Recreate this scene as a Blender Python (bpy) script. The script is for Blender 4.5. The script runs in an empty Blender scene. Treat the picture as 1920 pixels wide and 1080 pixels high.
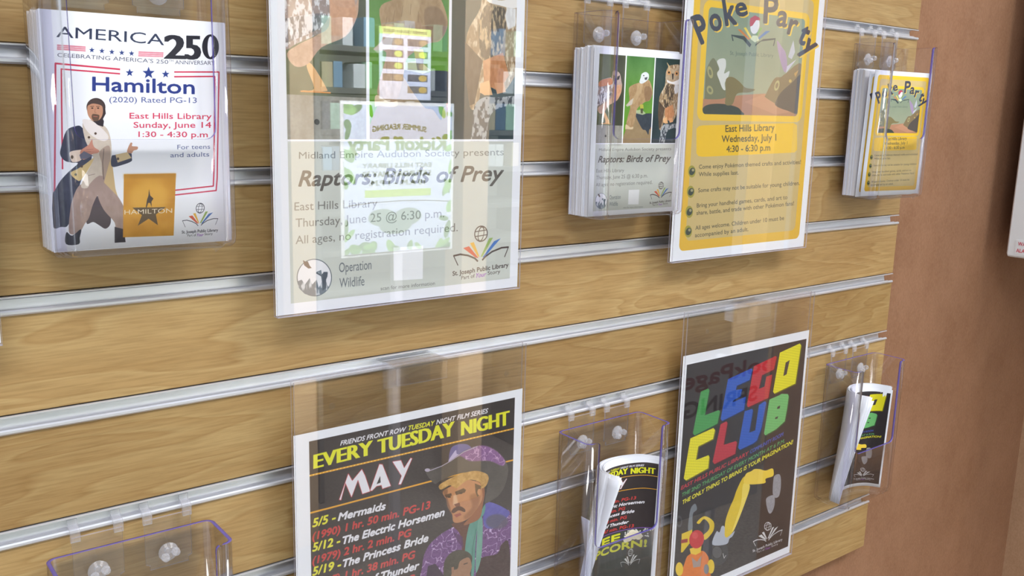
import bpy, math, random
import numpy as np
from mathutils import Vector, Matrix

# ---------------------------------------------------------------- camera, light, exposure
S = 0.0762                      # slat pitch of the wall in metres (3 in)
Z0 = 1.706                      # height of the rail numbered 0
F_PX = 1741.78
CAMR = (0.66433039, 0.19314135, 0.02639892)
CAMC = (-14.72803581, -8.30022535, -1.38875265)     # camera position in slat pitches

def W3(x, y, z):
    return (x * S, y * S, Z0 + z * S)

def cam_axes():
    a, b, c = CAMR
    fw = np.array([math.sin(a) * math.cos(b), math.cos(a) * math.cos(b), -math.sin(b)])
    rt = np.array([math.cos(a), -math.sin(a), 0.0])
    up = np.cross(rt, fw)
    return math.cos(c) * rt + math.sin(c) * up, -math.sin(c) * rt + math.cos(c) * up, fw

C = bpy.context.scene.collection
sc = bpy.context.scene
cd = bpy.data.cameras.new('camera'); cam = bpy.data.objects.new('camera', cd); C.objects.link(cam)
_r, _u, _f = cam_axes()
cam.matrix_world = Matrix(((_r[0], _u[0], -_f[0], CAMC[0] * S), (_r[1], _u[1], -_f[1], CAMC[1] * S),
                           (_r[2], _u[2], -_f[2], Z0 + CAMC[2] * S), (0, 0, 0, 1)))
cd.sensor_width = 36.0; cd.lens = F_PX / 1920 * 36.0; cd.clip_start = 0.01
sc.camera = cam
sc.view_settings.view_transform = 'Standard'; sc.view_settings.look = 'None'
sc.view_settings.gamma = 1.0; sc.view_settings.use_curve_mapping = False
sc.view_settings.exposure = 0.36
sc.cycles.transparent_max_bounces = 32
sc.cycles.max_bounces = 8
sc.cycles.caustics_reflective = False; sc.cycles.caustics_refractive = False

w = bpy.data.worlds.new('world'); sc.world = w; w.use_nodes = True
w.node_tree.nodes['Background'].inputs[0].default_value = (0.86, 0.94, 1.06, 1)
w.node_tree.nodes['Background'].inputs[1].default_value = 0.74

def area_light(name, loc, size, size_y, energy, color, rot):
    l = bpy.data.lights.new(name, 'AREA'); l.shape = 'RECTANGLE'; l.size = size; l.size_y = size_y
    l.energy = energy; l.color = color
    o = bpy.data.objects.new(name, l); C.objects.link(o); o.location = loc; o.rotation_euler = rot
    return o
# two recessed ceiling troffers in front of the display wall and the daylight of a window bank behind the viewer
area_light('ceiling_troffer_lamp', (-1.7, -1.5, 3.0), 1.2, 0.6, 26, (1.0, 0.98, 0.96), (0, 0, 0))
area_light('ceiling_troffer_lamp', (0.5, -1.5, 3.0), 1.2, 0.6, 26, (1.0, 0.98, 0.96), (0, 0, 0))
area_light('window_daylight', (-3.4, -4.6, 1.7), 3.0, 2.2, 66, (0.80, 0.90, 1.0),
           (math.radians(90), 0, math.radians(-28)))

# added spot, no real fixture: brightens the poster stand for its reflection
spl = bpy.data.lights.new('added_stand_spot', 'SPOT'); spl.energy = 560; spl.spot_size = math.radians(46); spl.spot_blend = .6; spl.shadow_soft_size = .08; spl.color = (.93, .97, 1.0)
spo = bpy.data.objects.new('added_stand_spot', spl); C.objects.link(spo); spo.location = (-.2, -.40, 2.75)
# added fill light above the panel, brightens the room the acrylic reflects
area_light('added_room_fill', (0.3, -0.9, 3.05), 3.0, 0.3, 420, (0.95, 0.98, 1.0), (math.radians(-66), 0, 0))
# ---------------------------------------------------------------- helpers: meshes
def root_loc(parent):
    v = Vector((0, 0, 0))
    while parent is not None:
        v = v + Vector(parent.location); parent = parent.parent
    return v

def mesh(name, verts, faces, mats, parent=None, midx=None, smooth=False, uvs=None, origin=None, tri=None):
    """verts in slat pitches (world)."""
    wv = [Vector(W3(*v)) for v in verts]
    if parent is None:
        if origin is None:
            xs = [v.x for v in wv]; ys = [v.y for v in wv]; zs = [v.z for v in wv]
            o0 = Vector(((min(xs) + max(xs)) / 2, (min(ys) + max(ys)) / 2, min(zs)))
        else:
            o0 = Vector(W3(*origin))
        base = o0
    else:
        o0 = Vector((0, 0, 0)); base = root_loc(parent)
    me = bpy.data.meshes.new(name)
    me.from_pydata([tuple(v - base) for v in wv], [], [tuple(f) for f in faces])
    for m in (mats if isinstance(mats, (list, tuple)) else [mats]):
        me.materials.append(m)
    if midx is not None:
        me.polygons.foreach_set('material_index', list(midx))
    if smooth is True:
        me.polygons.foreach_set('use_smooth', [True] * len(me.polygons))
    elif smooth:
        me.polygons.foreach_set('use_smooth', list(smooth))
    if uvs is not None:
        ul = me.uv_layers.new(name='UVMap')
        for p in me.polygons:
            for li, vi in zip(p.loop_indices, p.vertices):
                ul.data[li].uv = uvs[vi]
    me.update()
    ob = bpy.data.objects.new(name, me); C.objects.link(ob); ob.location = o0
    ob.parent = parent
    return ob

def tag(o, label=None, cat=None, group=None, kind=None):
    if label: o['label'] = label
    if cat: o['category'] = cat
    if group: o['group'] = group
    if kind: o['kind'] = kind
    return o

def empty(name, loc, label=None, cat=None, group=None, kind=None):
    o = bpy.data.objects.new(name, None); C.objects.link(o); o.location = W3(*loc)
    o.empty_display_size = 0.02
    return tag(o, label, cat, group, kind)

class MB:
    def __init__(s): s.v = []; s.f = []; s.m = []
    def add(s, vs, fs, m=0):
        n = len(s.v); s.v += vs; s.f += [tuple(i + n for i in f) for f in fs]; s.m += [m] * len(fs); return s
    def box(s, x0, x1, y0, y1, z0, z1, m=0, b=0.0):
        if b <= 0:
            vs = [(x, y, z) for x in (x0, x1) for y in (y0, y1) for z in (z0, z1)]
            return s.add(vs, [(0, 1, 3, 2), (4, 6, 7, 5), (0, 4, 5, 1), (2, 3, 7, 6), (0, 2, 6, 4), (1, 5, 7, 3)], m)
        # chamfered box: loops in xz swept over y
        vs = []
        for (yy, k) in ((y0, b), (y0 + b, 0), (y1 - b, 0), (y1, b)):
            vs += [(x0 + k + b, yy, z0 + k), (x1 - k - b, yy, z0 + k), (x1 - k, yy, z0 + k + b), (x1 - k, yy, z1 - k - b),
                   (x1 - k - b, yy, z1 - k), (x0 + k + b, yy, z1 - k), (x0 + k, yy, z1 - k - b), (x0 + k, yy, z0 + k + b)]
        fs = [tuple(range(7, -1, -1))[::-1], tuple(range(24, 32))[::-1]]
        for a in range(3):
            for i in range(8):
                j = (i + 1) % 8
                fs.append((a * 8 + i, (a + 1) * 8 + i, (a + 1) * 8 + j, a * 8 + j))
        return s.add(vs, fs, m)
    def cyl(s, c, axis, r, h, n=16, m=0, r2=None):
        r2 = r if r2 is None else r2
        vs = []
        for k, rr in ((0, r), (1, r2)):
            for i in range(n):
                a = 2 * math.pi * i / n; p, q = rr * math.cos(a), rr * math.sin(a)
                vs.append({'y': (c[0] + p, c[1] + k * h, c[2] + q), 'z': (c[0] + p, c[1] + q, c[2] + k * h),
                           'x': (c[0] + k * h, c[1] + p, c[2] + q)}[axis])
        fs = [tuple(range(n)), tuple(range(2 * n - 1, n - 1, -1))] + [(i, n + i, n + (i + 1) % n, (i + 1) % n) for i in range(n)]
        return s.add(vs, fs, m)
    def prism(s, prof, x0, x1, m=0, smooth=False):
        """profile of (y, z) swept along x"""
        n = len(prof)
        vs = [(x0, y, z) for y, z in prof] + [(x1, y, z) for y, z in prof]
        return s.add(vs, [(i, (i + 1) % n, n + (i + 1) % n, n + i) for i in range(n)] + [tuple(range(n))[::-1], tuple(range(n, 2 * n))], m)
    def lathe(s, c, prof, n=16, m=0):
        """profile (r, y) about an axis along y"""
        vs = []; fs = []
        for r, y in prof:
            for i in range(n):
                a = 2 * math.pi * i / n
                vs.append((c[0] + r * math.cos(a), c[1] + y, c[2] + r * math.sin(a)))
        for k in range(len(prof) - 1):
            for i in range(n):
                j = (i + 1) % n
                fs.append((k * n + i, k * n + j, (k + 1) * n + j, (k + 1) * n + i))
        fs.append(tuple(range(n))); fs.append(tuple(range(len(prof) * n - 1, (len(prof) - 1) * n - 1, -1)))
        return s.add(vs, fs, m)
    def build(s, name, mats, parent=None, smooth=False, origin=None):
        return mesh(name, s.v, s.f, mats, parent, s.m, smooth, origin=origin)

# ---------------------------------------------------------------- helpers: materials
def srgb(*c):
    out = []
    for v in c[:3]:
        v = v / 255.0
        out.append(v / 12.92 if v <= 0.04045 else ((v + 0.055) / 1.055) ** 2.4)
    return (out[0], out[1], out[2], 1.0)

def new_mat(name):
    m = bpy.data.materials.new(name); m.use_nodes = True
    nt = m.node_tree
    for n in list(nt.nodes): nt.nodes.remove(n)
    out = nt.nodes.new('ShaderNodeOutputMaterial')
    return m, nt, out

def node(nt, t, **kw):
    n = nt.nodes.new(t)
    for k, v in kw.items():
        if k.startswith('i_'):
            key = k[2:]; key = int(key) if key.isdigit() else key.replace('_', ' ')
            n.inputs[key].default_value = v
        else: setattr(n, k, v)
    return n

def principled(name, color, rough=0.5, metal=0.0, spec=0.5, coat=0.0):
    m, nt, out = new_mat(name)
    b = node(nt, 'ShaderNodeBsdfPrincipled')
    b.inputs['Base Color'].default_value = color; b.inputs['Roughness'].default_value = rough
    b.inputs['Metallic'].default_value = metal; b.inputs['Specular IOR Level'].default_value = spec
    b.inputs['Coat Weight'].default_value = coat
    nt.links.new(b.outputs[0], out.inputs[0])
    return m, nt, b

def ramp(nt, stops):
    r = nt.nodes.new('ShaderNodeValToRGB'); e = r.color_ramp.elements
    while len(e) < len(stops): e.new(0.5)
    for k, (p, c) in enumerate(stops): e[k].position = p; e[k].color = c
    return r

def wood_mat():
    m, nt, b = principled('maple_laminate', (1, 1, 1, 1), 0.42, spec=0.35)
    L = nt.links.new
    geo = node(nt, 'ShaderNodeNewGeometry')
    mp = node(nt, 'ShaderNodeMapping'); mp.inputs['Scale'].default_value = (1.1, 1.0, 7.5); mp.inputs['Location'].default_value = (3.1, 0, 1.7)
    L(geo.outputs['Position'], mp.inputs['Vector'])
    n1 = node(nt, 'ShaderNodeTexNoise'); n1.inputs['Scale'].default_value = 1.9; n1.inputs['Detail'].default_value = 3; n1.inputs['Distortion'].default_value = 0.5
    L(mp.outputs[0], n1.inputs['Vector'])
    mul = node(nt, 'ShaderNodeMath', operation='MULTIPLY'); mul.inputs[1].default_value = 15.0; L(n1.outputs['Fac'], mul.inputs[0])
    fr = node(nt, 'ShaderNodeMath', operation='FRACT'); L(mul.outputs[0], fr.inputs[0])
    rp = ramp(nt, [(0.0, srgb(166, 134, 88)), (0.10, srgb(172, 141, 95)), (0.55, srgb(176, 146, 100)), (0.88, srgb(182, 154, 108)), (1.0, srgb(166, 134, 88))])
    L(fr.outputs[0], rp.inputs[0])
    # fine pores, long in x
    mp2 = node(nt, 'ShaderNodeMapping'); mp2.inputs['Scale'].default_value = (30, 1, 620)
    L(geo.outputs['Position'], mp2.inputs['Vector'])
    n2 = node(nt, 'ShaderNodeTexNoise'); n2.inputs['Scale'].default_value = 1.0; n2.inputs['Detail'].default_value = 4; n2.inputs['Roughness'].default_value = 0.6
    L(mp2.outputs[0], n2.inputs['Vector'])
    r2 = ramp(nt, [(0.36, (0.80, 0.76, 0.70, 1)), (0.58, (1.05, 1.04, 1.03, 1))]); L(n2.outputs['Fac'], r2.inputs[0])
    mx = node(nt, 'ShaderNodeMix', data_type='RGBA', blend_type='MULTIPLY'); mx.inputs['Factor'].default_value = 0.75
    L(rp.outputs[0], mx.inputs[6]); L(r2.outputs[0], mx.inputs[7])
    # broad tone drift along each board
    mp3 = node(nt, 'ShaderNodeMapping'); mp3.inputs['Scale'].default_value = (2.2, 1, 5.0)
    L(geo.outputs['Position'], mp3.inputs['Vector'])
    n3 = node(nt, 'ShaderNodeTexNoise'); n3.inputs['Scale'].default_value = 1.3; n3.inputs['Detail'].default_value = 2
    L(mp3.outputs[0], n3.inputs['Vector'])
    r3 = ramp(nt, [(0.36, (0.78, 0.71, 0.62, 1)), (0.64, (1.10, 1.12, 1.10, 1))]); L(n3.outputs['Fac'], r3.inputs[0])
    mx2 = node(nt, 'ShaderNodeMix', data_type='RGBA', blend_type='MULTIPLY'); mx2.inputs['Factor'].default_value = 0.85
    L(mx.outputs[2], mx2.inputs[6]); L(r3.outputs[0], mx2.inputs[7])
    # each board its own tone
    oi = node(nt, 'ShaderNodeObjectInfo'); r4 = ramp(nt, [(0.0, (0.86, 0.84, 0.80, 1)), (1.0, (1.05, 1.05, 1.05, 1))]); L(oi.outputs['Random'], r4.inputs[0])
    mx3 = node(nt, 'ShaderNodeMix', data_type='RGBA', blend_type='MULTIPLY'); mx3.inputs['Factor'].default_value = 1.0
    L(mx2.outputs[2], mx3.inputs[6]); L(r4.outputs[0], mx3.inputs[7])
    L(mx3.outputs[2], b.inputs['Base Color'])
    return m

def brown_mat(name, c1, c2):
    m, nt, b = principled(name, c1, 0.75, spec=0.2)
    L = nt.links.new
    geo = node(nt, 'ShaderNodeNewGeometry')
    mp = node(nt, 'ShaderNodeMapping'); mp.inputs['Scale'].default_value = (1, 1, 0.8)
    L(geo.outputs['Position'], mp.inputs['Vector'])
    n1 = node(nt, 'ShaderNodeTexNoise'); n1.inputs['Scale'].default_value = 14; n1.inputs['Detail'].default_value = 6; n1.inputs['Roughness'].default_value = 0.72
    L(mp.outputs[0], n1.inputs['Vector'])
    mp2 = node(nt, 'ShaderNodeMapping'); mp2.inputs['Scale'].default_value = (520, 520, 260)
    L(geo.outputs['Position'], mp2.inputs['Vector'])
    n2 = node(nt, 'ShaderNodeTexNoise'); n2.inputs['Scale'].default_value = 1.0; n2.inputs['Detail'].default_value = 2
    L(mp2.outputs[0], n2.inputs['Vector'])
    mixf = node(nt, 'ShaderNodeMix', data_type='FLOAT'); mixf.inputs[0].default_value = 0.4
    L(n1.outputs['Fac'], mixf.inputs[2]); L(n2.outputs['Fac'], mixf.inputs[3])
    rp = ramp(nt, [(0.36, c2), (0.62, c1)]); L(mixf.outputs[0], rp.inputs[0])
    L(rp.outputs[0], b.inputs['Base Color'])
    bp = node(nt, 'ShaderNodeBump'); bp.inputs['Strength'].default_value = 0.25; bp.inputs['Distance'].default_value = 0.001
    L(n2.outputs['Fac'], bp.inputs['Height']); L(bp.outputs[0], b.inputs['Normal'])
    return m

def acrylic_mat(name, tint=(0.988, 0.988, 0.992, 1), base=0.03, k=1.0, rough=0.01, bump=0.0):
    """clear thin sheet: straight-through light plus a Schlick mirror"""
    m, nt, out = new_mat(name); L = nt.links.new
    lw = node(nt, 'ShaderNodeLayerWeight'); lw.inputs['Blend'].default_value = 0.5
    pw = node(nt, 'ShaderNodeMath', operation='POWER'); pw.inputs[1].default_value = 5.0; L(lw.outputs['Facing'], pw.inputs[0])
    ma = node(nt, 'ShaderNodeMath', operation='MULTIPLY_ADD'); ma.inputs[1].default_value = 0.9 * k; ma.inputs[2].default_value = base
    L(pw.outputs[0], ma.inputs[0])
    tr = node(nt, 'ShaderNodeBsdfTransparent'); tr.inputs[0].default_value = tint
    gl = node(nt, 'ShaderNodeBsdfAnisotropic'); gl.inputs['Roughness'].default_value = rough
    if bump:
        nz = node(nt, 'ShaderNodeTexNoise'); nz.inputs['Scale'].default_value = 18; nz.inputs['Detail'].default_value = 1
        g = node(nt, 'ShaderNodeNewGeometry'); L(g.outputs['Position'], nz.inputs['Vector'])
        bp = node(nt, 'ShaderNodeBump'); bp.inputs['Strength'].default_value = 1.0; bp.inputs['Distance'].default_value = bump
        L(nz.outputs['Fac'], bp.inputs['Height']); L(bp.outputs[0], gl.inputs['Normal'])
    mx = node(nt, 'ShaderNodeMixShader'); L(ma.outputs[0], mx.inputs[0]); L(tr.outputs[0], mx.inputs[1]); L(gl.outputs[0], mx.inputs[2])
    L(mx.outputs[0], out.inputs[0])
    return m

def edge_mat(name, col, a=0.75):
    m, nt, out = new_mat(name); L = nt.links.new
    tr = node(nt, 'ShaderNodeBsdfTransparent')
    b = node(nt, 'ShaderNodeBsdfPrincipled'); b.inputs['Base Color'].default_value = col; b.inputs['Roughness'].default_value = 0.2
    mx = node(nt, 'ShaderNodeMixShader'); mx.inputs[0].default_value = a
    L(tr.outputs[0], mx.inputs[1]); L(b.outputs[0], mx.inputs[2]); L(mx.outputs[0], out.inputs[0])
    return m

M = {}
M['wood'] = wood_mat()
M['brown'] = brown_mat('brown_wallcovering', srgb(156, 117, 91), srgb(138, 100, 75))
M['brown_lit_side'] = brown_mat('brown_wallcovering_lit_side', srgb(182, 146, 116), srgb(164, 128, 98))  # same brown, with the side wall's brighter light put into the colour
M['core'] = principled('slat_core_board', srgb(96, 70, 48), 0.8)[0]
def alu():
    m, nt, b = principled('satin_aluminium', srgb(222, 223, 230), 0.34, metal=0.6)
    return m
M['alu'] = alu()
M['acrylic'] = acrylic_mat('clear_acrylic', bump=0.00004)
M['acrylic_flat'] = acrylic_mat('clear_flat_acrylic', base=0.062, k=1.0, rough=0.004)
M['edge'] = edge_mat('acrylic_cut_edge', srgb(104, 92, 186), 0.82)
M['edge_clear'] = edge_mat('acrylic_clear_edge', srgb(205, 200, 215), 0.45)
M['clip'] = acrylic_mat('clear_moulded_clip', tint=(0.985, 0.985, 0.99, 1), base=0.07, k=1.3, rough=0.06)
M['paper'] = principled('white_paper', srgb(236, 238, 246), 0.8, spec=0.2)[0]
M['paper_edge'] = M['paper']
M['white_metal'] = principled('white_powder_coat', srgb(233, 236, 238), 0.4)[0]
M['red_ink'] = principled('red_lettering', srgb(214, 60, 84), 0.6)[0]
def frosted(name, col, a_, rough):
    m, nt, out = new_mat(name); L = nt.links.new
    tr = node(nt, 'ShaderNodeBsdfTransparent'); b = node(nt, 'ShaderNodeBsdfPrincipled'); b.inputs['Base Color'].default_value = col; b.inputs['Roughness'].default_value = rough
    b.inputs['Specular IOR Level'].default_value = 1.0
    lw = node(nt, 'ShaderNodeLayerWeight'); lw.inputs['Blend'].default_value = 0.5
    ma = node(nt, 'ShaderNodeMath', operation='MULTIPLY_ADD'); ma.inputs[1].default_value = 0.5; ma.inputs[2].default_value = a_; L(lw.outputs['Facing'], ma.inputs[0])
    mx = node(nt, 'ShaderNodeMixShader'); L(ma.outputs[0], mx.inputs[0]); L(tr.outputs[0], mx.inputs[1]); L(b.outputs[0], mx.inputs[2]); L(mx.outputs[0], out.inputs[0])
    return m
M['screw'] = frosted('clear_moulded_screw', srgb(226, 226, 234), 0.14, 0.06)
M['hook'] = frosted('clear_moulded_hook', srgb(222, 222, 230), 0.10, 0.06)
M['corner'] = acrylic_mat('acrylic_bent_corner', tint=(0.94, 0.93, 0.985, 1), base=0.08, k=1.0, rough=0.03)
M['dark'] = principled('dark_gap', srgb(52, 40, 38), 0.7)[0]
# ---------------------------------------------------------------- printed artwork, drawn in code
# Each poster is drawn on a canvas held in memory. Outlines were measured on the sheet in the plane it hangs in, so
# sheet(...) turns a measured point into a point of the printed sheet.
_R, _U, _Fw = cam_axes(); _Cc = np.array(CAMC)
def on_plane(px, py, dep):
    d = ((px - 960) / F_PX) * _R + ((540 - py) / F_PX) * _U + _Fw
    t = (-dep - _Cc[1]) / d[1]
    p = _Cc + t * d
    return p[0], p[2]

def value_noise(H, Wd, cell, seed, octaves=3, aspect=1.0):
    rs = np.random.RandomState(seed); out = np.zeros((H, Wd), np.float32); amp = 1.0; tot = 0
    for o in range(octaves):
        gh, gw = int(H / (cell * aspect)) + 3, int(Wd / cell) + 3
        g = rs.rand(gh, gw).astype(np.float32)
        ys = np.arange(H) / (cell * aspect); xs = np.arange(Wd) / cell
        y0 = ys.astype(int); x0 = xs.astype(int); fy = (ys - y0)[:, None]; fx = (xs - x0)[None, :]
        fy = fy * fy * (3 - 2 * fy); fx = fx * fx * (3 - 2 * fx)
        a = g[y0][:, x0]; b = g[y0][:, x0 + 1]; c = g[y0 + 1][:, x0]; d = g[y0 + 1][:, x0 + 1]
        out += amp * ((a * (1 - fx) + b * fx) * (1 - fy) + (c * (1 - fx) + d * fx) * fy); tot += amp
        amp *= 0.55; cell = max(1.5, cell / 2)
    return out / tot

_txt = {}
def text_tris(s, bold=0.0, shear=0.0):
    k = (s, bold, shear)
    if k in _txt: return _txt[k]
    cu = bpy.data.curves.new('lettering', 'FONT'); cu.body = s; cu.size = 1.0; cu.offset = bold; cu.shear = shear; cu.resolution_u = 3
    ob = bpy.data.objects.new('lettering', cu); C.objects.link(ob)
    dg = bpy.context.evaluated_depsgraph_get(); me = ob.evaluated_get(dg).to_mesh()
    me.calc_loop_triangles()
    co = np.array([v.co[:2] for v in me.vertices]).reshape(-1, 2)
    t = np.array([tuple(x.vertices) for x in me.loop_triangles]).reshape(-1, 3)
    ob.evaluated_get(dg).to_mesh_clear()
    bpy.data.objects.remove(ob); bpy.data.curves.remove(cu)
    if len(co) == 0: co = np.zeros((1, 2)); t = np.zeros((0, 3), int)
    _txt[k] = (co, t); return _txt[k]
CAP = None
def cap_height():
    global CAP
    if CAP is None: CAP = text_tris('H')[0][:, 1].max()
    return CAP

class Art:
    def __init__(s, Wd, H, bg=(238, 240, 248)):
        s.W, s.H = Wd, H; s.c = np.empty((H, Wd, 3), np.float32); s.c[:] = bg
        s.map = None; s.smooth = False
    def sheet(s, x0, x1, zt, zb, dep, ox=0, oy=0, k=1.0):
        """canvas <- measured point; (ox, oy, k): the crop the point was read in"""
        def f(p):
            P = np.array(p, float).reshape(-1, 2)
            out = np.empty_like(P)
            for i, (a, b) in enumerate(P):
                x, z = on_plane(ox + a / k, oy + b / k, dep)
                out[i] = ((x - x0) / (x1 - x0) * s.W, (zt - z) / (zt - zb) * s.H)
            return out
        s.map = f; s.k = k; s.args = (x0, x1, zt, zb, dep)
        return s
    def crop(s, ox, oy, k): return s.sheet(*s.args, ox, oy, k)
    def local(s):
        s.map = lambda p: np.array(p, float).reshape(-1, 2) * np.array([s.W, s.H]); s.k = None; return s
    def begin(s): s.snap = s.c.copy()
    def end(s, u0, v0, u1, v1):
        """keep what was painted since begin() only inside this box"""
        x0, x1, y0, y1 = int(u0 * s.W), int(u1 * s.W), int(v0 * s.H), int(v1 * s.H)
        s.snap[y0:y1, x0:x1] = s.c[y0:y1, x0:x1]; s.c = s.snap
    # --- coverage
    def cover(s, polys, eo=False, ss=3):
        allp = np.concatenate(polys)
        x0 = max(0, int(math.floor(allp[:, 0].min())) - 1); x1 = min(s.W, int(math.ceil(allp[:, 0].max())) + 2)
        y0 = max(0, int(math.floor(allp[:, 1].min())) - 1); y1 = min(s.H, int(math.ceil(allp[:, 1].max())) + 2)
        if x1 <= x0 or y1 <= y0: return None
        w_, h_ = (x1 - x0) * ss, (y1 - y0) * ss
        A = np.concatenate([(p - (x0, y0)) * ss for p in polys])
        B = np.concatenate([(np.roll(p, -1, 0) - (x0, y0)) * ss for p in polys])
        sg = np.where(B[:, 1] > A[:, 1], 1, -1)
        lo = np.minimum(A[:, 1], B[:, 1]); hi = np.maximum(A[:, 1], B[:, 1])
        r0 = np.clip(np.ceil(lo - .5), 0, h_).astype(int); r1 = np.clip(np.ceil(hi - .5), 0, h_).astype(int)
        n = np.maximum(r1 - r0, 0); idx = np.repeat(np.arange(len(A)), n)
        if len(idx) == 0: return None
        start = np.cumsum(n) - n
        rows = r0[idx] + (np.arange(len(idx)) - start[idx])
        t = (rows + .5 - A[idx, 1]) / (B[idx, 1] - A[idx, 1])
        xs = A[idx, 0] + t * (B[idx, 0] - A[idx, 0])
        col = np.clip(np.ceil(xs - .5), 0, w_).astype(int)
        buf = np.zeros((h_, w_ + 1), np.int32)
        np.add.at(buf, (rows, col), sg[idx])
        wn = np.cumsum(buf, 1)[:, :w_]
        msk = (wn % 2 != 0) if eo else (wn != 0)
        return (x0, y0, msk.reshape(y1 - y0, ss, x1 - x0, ss).mean((1, 3)).astype(np.float32))
    def put(s, cv, col, a=1.0, col2=None, gdir='v', tex=None, blur=0):
        if cv is None: return s
        x0, y0, m = cv
        if blur:
            m = np.pad(m, blur * 2); x0 -= blur * 2; y0 -= blur * 2
            for _ in range(2):
                for ax in (0, 1):
                    cs = np.cumsum(m, ax); m = (np.roll(cs, -blur, ax) - np.roll(cs, blur, ax)) / (2 * blur)
                    m = np.clip(m, 0, 1)
            xa, ya = max(0, -x0), max(0, -y0); m = m[ya:, xa:]; x0 += xa; y0 += ya
            m = m[:s.H - y0, :s.W - x0]
        h, w_ = m.shape
        c = np.empty((h, w_, 3), np.float32); c[:] = col
        if col2 is not None:
            g = (np.linspace(0, 1, h)[:, None, None] if gdir == 'v' else np.linspace(0, 1, w_)[None, :, None])
            c = c * (1 - g) + np.array(col2, np.float32) * g
        if tex is not None: c = tex(c, x0, y0, h, w_)
        m = (m * a)[..., None]
        reg = s.c[y0:y0 + h, x0:x0 + w_]
        s.c[y0:y0 + h, x0:x0 + w_] = reg * (1 - m) + c * m
        return s
    def fill(s, pts, col, a=1.0, **kw):
        if s.smooth and len(pts) > 5:
            p = np.array(pts, float); p0, p2, p3 = np.roll(p, 1, 0), np.roll(p, -1, 0), np.roll(p, -2, 0); out = []
            for t in (0, .25, .5, .75):
                out.append(0.5 * (2 * p + (p2 - p0) * t + (2 * p0 - 5 * p + 4 * p2 - p3) * t * t + (3 * p - p0 - 3 * p2 + p3) * t ** 3))
            pts = np.stack(out, 1).reshape(-1, 2)
        return s.put(s.cover([s.map(pts)]), col, a, **kw)
    def line(s, pts, wd, col, a=1.0, close=False, **kw):
        P = s.map(pts); n = len(P)
        if close: P = np.vstack([P, P[:1]]); n += 1
        polys = []
        for i in range(n - 1):
            d = P[i + 1] - P[i]; L = np.hypot(*d)
            if L < 1e-6: continue
            nn = np.array([-d[1], d[0]]) / L * wd / 2; e = d / L * wd * 0.25
            polys.append(np.array([P[i] + nn - e, P[i + 1] + nn + e, P[i + 1] - nn + e, P[i] - nn - e]))
        return s.put(s.cover(polys), col, a, **kw)
    def ell(s, cx, cy, rx, ry, col, a=1.0, rot=0.0, ring=0.0, **kw):
        t = np.linspace(0, 2 * np.pi, 40, endpoint=False); cr, sr = math.cos(math.radians(rot)), math.sin(math.radians(rot))
        def e(k):
            X, Y = rx * k * np.cos(t), ry * k * np.sin(t)
            return np.stack([cx + X * cr - Y * sr, cy + X * sr + Y * cr], 1)
        polys = [s.map(e(1.0))]
        if ring: polys.append(s.map(e(1 - ring)))
        return s.put(s.cover(polys, eo=bool(ring)), col, a, **kw)
    def star(s, cx, cy, r, col, rot=0.0, inner=0.42):
        p = []
        for i in range(10):
            a = math.radians(-90 + rot + 36 * i); rr = r if i % 2 == 0 else r * inner
            p.append((cx + rr * math.cos(a), cy + rr * math.sin(a)))
        return s.fill(p, col)
    def text(s, t, pl, pr, h, col, bold=0.0, shear=0.0, up=(0, -1), a=1.0, arc=0.0, flip=False, outline=None, tex=None, fatx=0.0):
        """pl, pr: ends of the base line; h: capital height, in the same measure"""
        fat = bold; co, tr = text_tris(t, 0.0, shear)
        if len(tr) == 0: return s
        x0, x1 = co[:, 0].min(), co[:, 0].max(); tx = (co[:, 0] - x0) / (x1 - x0); ty = co[:, 1] / cap_height()
        if flip: tx = 1 - tx
        pl, pr, up = np.array(pl, float), np.array(pr, float), np.array(up, float)
        P = pl + np.outer(tx, pr - pl) + np.outer(ty * h, up) + np.outer(arc * 4 * tx * (1 - tx), up)
        Q = s.map(P)
        T = Q[tr]
        ar = (T[:, 1, 0] - T[:, 0, 0]) * (T[:, 2, 1] - T[:, 0, 1]) - (T[:, 1, 1] - T[:, 0, 1]) * (T[:, 2, 0] - T[:, 0, 0])
        T[ar < 0] = T[ar < 0][:, ::-1]
        if outline:
            oc, ow = outline
            for dx, dy in ((1, 0), (-1, 0), (0, 1), (0, -1), (.7, .7), (-.7, .7), (.7, -.7), (-.7, -.7)):
                s.put(s.cover_tris(T + np.array([dx * ow, dy * ow])), oc)
        if fatx:
            Z = s.map([pl, pr]); dv = (Z[1] - Z[0]) / np.hypot(*(Z[1] - Z[0])); hh = np.hypot(*(s.map([pl + up * h])[0] - Z[0])) * fatx
            T = np.concatenate([T + dv * hh * k for k in np.linspace(-1, 1, 9)])
        if fat and a == 1.0:
            sc_ = np.hypot(*(s.map([pl + up * h])[0] - s.map([pl])[0])) / cap_height() * fat
            T = np.concatenate([T] + [T + np.array([dx, dy]) * sc_ for dx, dy in ((1, 0), (-1, 0), (0, 1), (0, -1), (.7, .7), (-.7, .7), (.7, -.7), (-.7, -.7))])
        return s.put(s.cover_tris(T), col, a, tex=tex)
    def cover_tris(s, T):
        # cheap version of cover for many triangles
        x0 = max(0, int(T[..., 0].min()) - 1); x1 = min(s.W, int(T[..., 0].max()) + 2)
        y0 = max(0, int(T[..., 1].min()) - 1); y1 = min(s.H, int(T[..., 1].max()) + 2)
        if x1 <= x0 or y1 <= y0: return None
        ss = 3; w_, h_ = (x1 - x0) * ss, (y1 - y0) * ss
        A = ((T - (x0, y0)) * ss).reshape(-1, 2); B = ((np.roll(T, -1, 1) - (x0, y0)) * ss).reshape(-1, 2)
        sg = np.where(B[:, 1] > A[:, 1], 1, -1)
        r0 = np.clip(np.ceil(np.minimum(A[:, 1], B[:, 1]) - .5), 0, h_).astype(int)
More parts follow.
